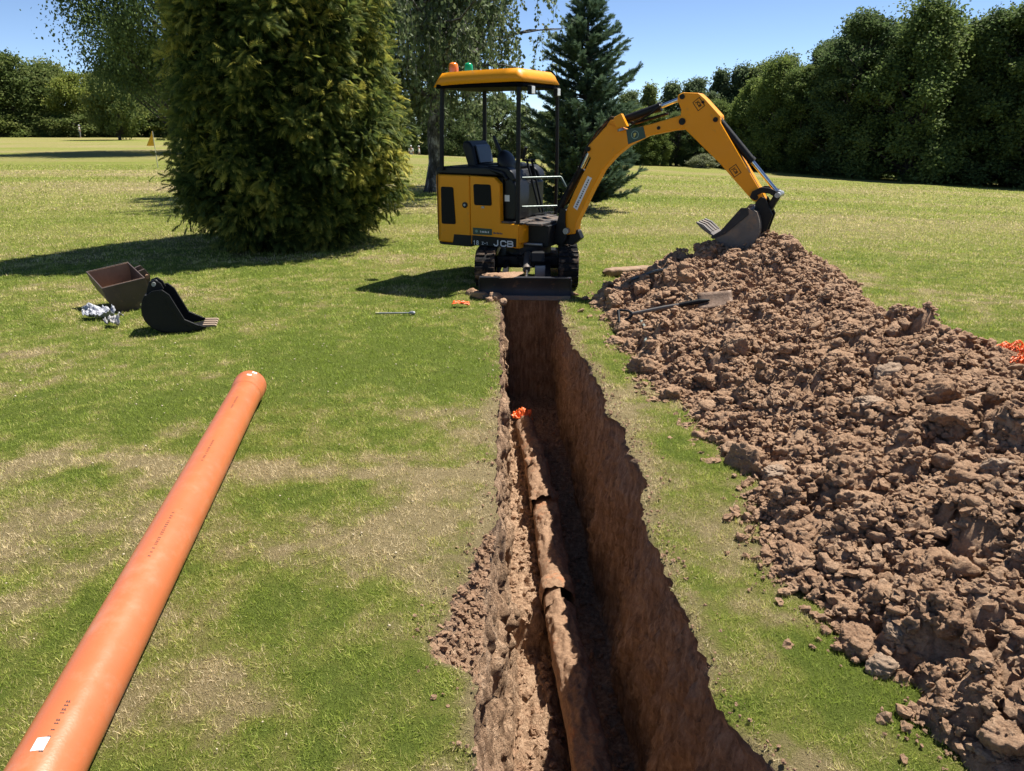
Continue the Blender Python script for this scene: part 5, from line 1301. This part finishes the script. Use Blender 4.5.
# left hand wood and the woods along the skyline
i = 0
for px, tp in ((-40, 50), (-8, 62), (22, 58), (55, 66), (88, 76), (118, 82), (146, 74), (178, 70), (212, 64), (250, 70), (290, 66)):
    p = on_ground(px, 137.2, 220); k = 1.04+.10*(i % 2); p = (p[0]*k, p[1]*k, 0.)
    plant('oak', i, p, hgt(p, tp), 'rounded sunlit green tree in the wood along the far left skyline', 'rounded trees along the far left skyline', 1.05); i += 1
for px, tp in ((-20, 112), (5, 116), (30, 114), (60, 117), (95, 114), (125, 116), (150, 112), (180, 110)):
    p = on_ground(px, 137., 220); plant('shrub', i, (p[0], p[1], 0.), hgt((p[0], p[1], 0.), tp), 'low shrub under the trees at the far left edge of the fairway', 'shrubs under the far left trees', 2.2, 'hedge_shrub', 'shrub'); i += 1
for px, tp in ((320, 92), (350, 84), (378, 88), (402, 96), (425, 90), (450, 98), (474, 102), (498, 96), (522, 108), (545, 112)):
    r = ray(px, 146); dd = 108+7*(i % 3); x = r[0]/r[1]*dd; p = (x, dd, float(terrain(x, dd)))
    plant(('dark', 'mid')[i % 2], i, p, hgt(p, tp)*1.0, 'far grey green tree closing the view behind the birch trunk', 'far trees behind the birch', 1.5); i += 1
p = on_ground(190, 152); plant('near', 0, (p[0], p[1], p[2]), 14.5, 'large dark spreading tree whose crown reaches out left of the golden conifer', None, .84, 'spreading_tree')
p = on_ground(120, 140); 
plant('oak', 1, (p[0], p[1], p[2]), hgt(p, 70), 'smaller dark tree with a crooked limb below the spreading tree', None, .8, 'small_tree')

# ------------------------------------------------------------------ golf flag and the golfers
p = on_ground(158, 168)
t = empty('golf_flag', p, 0, 'small yellow golf flag on a thin pole beside the big golden conifer', 'golf flag')
H_ = hgt(p, 131)
MB().tube([(0, 0, 0), (0, 0, H_)], .016, 8).build('pole', plain('pale_pole', (.5, .48, .38), .5), t, smooth=True)
x, z = np.meshgrid(np.linspace(0, 1, 10), np.linspace(0, 1, 12))
fv_ = np.stack([-.02-.30*x*(1-.95*(z))**1.0, .05*np.sin(x*5+z*3)*x, H_*1.0-.02-.58*(1-z)-.0*x], -1).reshape(-1, 3)
o = link('flag', npmesh('flag', fv_, gridfaces(12, 10), plain('yellow_cloth', (.80, .42, .03), .7), True), t); s_ = o.modifiers.new('t', 'SOLIDIFY'); s_.thickness = .004

def skin(name, verts, edges, m, root=0, lev=2):
    me = bpy.data.meshes.new(name); me.from_pydata([v[:3] for v in verts], edges, []); o = bpy.data.objects.new(name, me); COL.objects.link(o)
    s_ = o.modifiers.new('s', 'SKIN'); 
    for i, v in enumerate(verts): me.skin_vertices[0].data[i].radius = v[3:5]; me.skin_vertices[0].data[i].use_root = (i == root)
    sb = o.modifiers.new('d', 'SUBSURF'); sb.levels = lev; sb.render_levels = lev
    r = bpy.data.meshes.new_from_object(o.evaluated_get(bpy.context.evaluated_depsgraph_get())); bpy.data.objects.remove(o); bpy.data.meshes.remove(me)
    r.materials.clear(); r.materials.append(m); r.name = name; r.polygons.foreach_set('use_smooth', np.ones(len(r.polygons), bool)); return r
skinm = plain('skin', (.45, .27, .19), .6)
V_ = [(0,0,.95,.14,.11),(0,0,1.15,.13,.10),(0,0,1.38,.15,.10),(0,0,1.48,.055,.055),(0,-.01,1.56,.075,.085),(0,-.01,1.68,.078,.09),
      (.19,0,1.40,.055,.055),(.24,.02,1.14,.042,.042),(.25,-.10,.93,.033,.033),(.25,-.16,.84,.035,.02),
      (-.19,0,1.40,.055,.055),(-.24,.03,1.14,.042,.042),(-.24,-.06,.92,.033,.033),(-.24,-.11,.83,.035,.02),
      (.10,0,.88,.085,.085),(.12,-.02,.50,.055,.06),(.13,.02,.10,.04,.045),(.14,-.13,.04,.042,.035),
      (-.10,0,.88,.085,.085),(-.12,.0,.50,.055,.06),(-.13,.06,.10,.04,.045),(-.14,-.09,.04,.042,.035),(0,-.10,1.62,.012,.02)]
E_ = [(0,1),(1,2),(2,3),(3,4),(4,5),(2,6),(6,7),(7,8),(8,9),(2,10),(10,11),(11,12),(12,13),(0,14),(14,15),(15,16),(16,17),(0,18),(18,19),(19,20),(20,21),(4,22)]
body = skin('body', V_, E_, skinm)
def sub_skin(name, ids, m, grow_):
    mp2 = {q: k for k, q in enumerate(ids)}
    return skin(name, [(*V_[q][:3], V_[q][3]+grow_, V_[q][4]+grow_) for q in ids], [(mp2[a], mp2[b]) for a, b in E_ if a in mp2 and b in mp2], m)
whitec = plain('white_cotton', (.78, .78, .78), .8); navy = plain('navy_cotton', (.03, .035, .05), .8)
shirt_w = sub_skin('shirt', [0, 1, 2, 6, 7, 10, 11], whitec, .016); trous = sub_skin('trousers', [0, 14, 15, 16, 18, 19, 20], navy, .014)
trous_l = trous.copy(); trous_l.materials.clear(); trous_l.materials.append(plain('grey_cotton', (.3, .31, .33), .8))
cap = MB(); cap.tube([(0, -.01, 1.66), (0, -.01, 1.70), (0, 0, 1.755), (0, 0, 1.775)], [.098, .096, .07, .02], 14); cap.prism([(-.07, -.09), (.07, -.09), (.05, -.18), (-.05, -.18)], 1.665, 1.68, 'z')
cap0 = cap.build('cap', whitec, smooth=True); capm = cap0.data; bpy.data.objects.remove(cap0)
def person(p, rz, label, tr, group=None):
    t = empty('person', p, rz, label, 'person', group)
    for nm, me in (('body', body), ('shirt', shirt_w), ('trousers', tr), ('cap', capm)): link(nm, me, t)
p = on_ground(82, 137.3, 220); person(p, .4, 'left one of two golfers in white tops standing at the far left wood edge', trous)
p = on_ground(87, 137.6, 220); person((p[0]+.2, p[1]-2, 0), 2.2, 'right one of two golfers in white tops at the far left wood edge', trous_l)
for px, tp, dd, lb, tr in ((400.5, 146.5, 84, 'leftmost of three far people in white beyond the crest, nearest the golden conifer', trous), (411, 145.2, 83, 'middle one and tallest of three far people in white beyond the crest', trous_l), (419, 145.6, 85, 'person in white nearest the birch trunk among three far people beyond the crest', trous)):
    r = ray(px, 150); x = r[0]/r[1]*dd; person((x, dd, hgt((x, dd, 0.), tp)-1.775), .5+px, lb, tr)
    

# ------------------------------------------------------------------ light, sky, camera
SUN_AZ = R(38); SUN_EL = R(62)
sd_ = Vector((math.cos(SUN_EL)*math.cos(SUN_AZ), math.cos(SUN_EL)*math.sin(SUN_AZ), math.sin(SUN_EL)))
w = bpy.data.worlds.new('World'); SC.world = w; w.use_nodes = True; nt = w.node_tree
sk = nt.nodes.new('ShaderNodeTexSky'); sk.sky_type = 'NISHITA'; sk.sun_disc = False; sk.sun_elevation = SUN_EL; sk.sun_rotation = math.pi/2-SUN_AZ
sk.altitude = 3000; sk.air_density = .7; sk.dust_density = .0; sk.ozone_density = 2.0
nt.links.new(sk.outputs[0], nt.nodes['Background'].inputs['Color']); nt.nodes['Background'].inputs['Strength'].default_value = .074
su = bpy.data.lights.new('sun', 'SUN'); su.energy = 4.7; su.angle = R(.53); su.color = (1, .95, .86)
so = bpy.data.objects.new('sun', su); COL.objects.link(so); so.rotation_euler = sd_.to_track_quat('Z', 'Y').to_euler(); so.location = (10, 6, 20)
cam = bpy.data.cameras.new('camera'); co_ = bpy.data.objects.new('camera', cam); COL.objects.link(co_)
cam.sensor_fit = 'HORIZONTAL'; cam.sensor_width = 36; cam.lens = FPX/1024*36; cam.clip_start = .05; cam.clip_end = 2000
co_.location = (0, 0, CAMH); co_.rotation_euler = (math.pi/2-PITCH, 0, 0); SC.camera = co_
vs_ = SC.view_settings; vs_.view_transform = 'Standard'; vs_.look = 'None'; vs_.exposure = 1.15; vs_.gamma = 1
SC.cycles.max_bounces = 6; SC.cycles.diffuse_bounces = 4; SC.cycles.transmission_bounces = 4; SC.cycles.transparent_max_bounces = 4
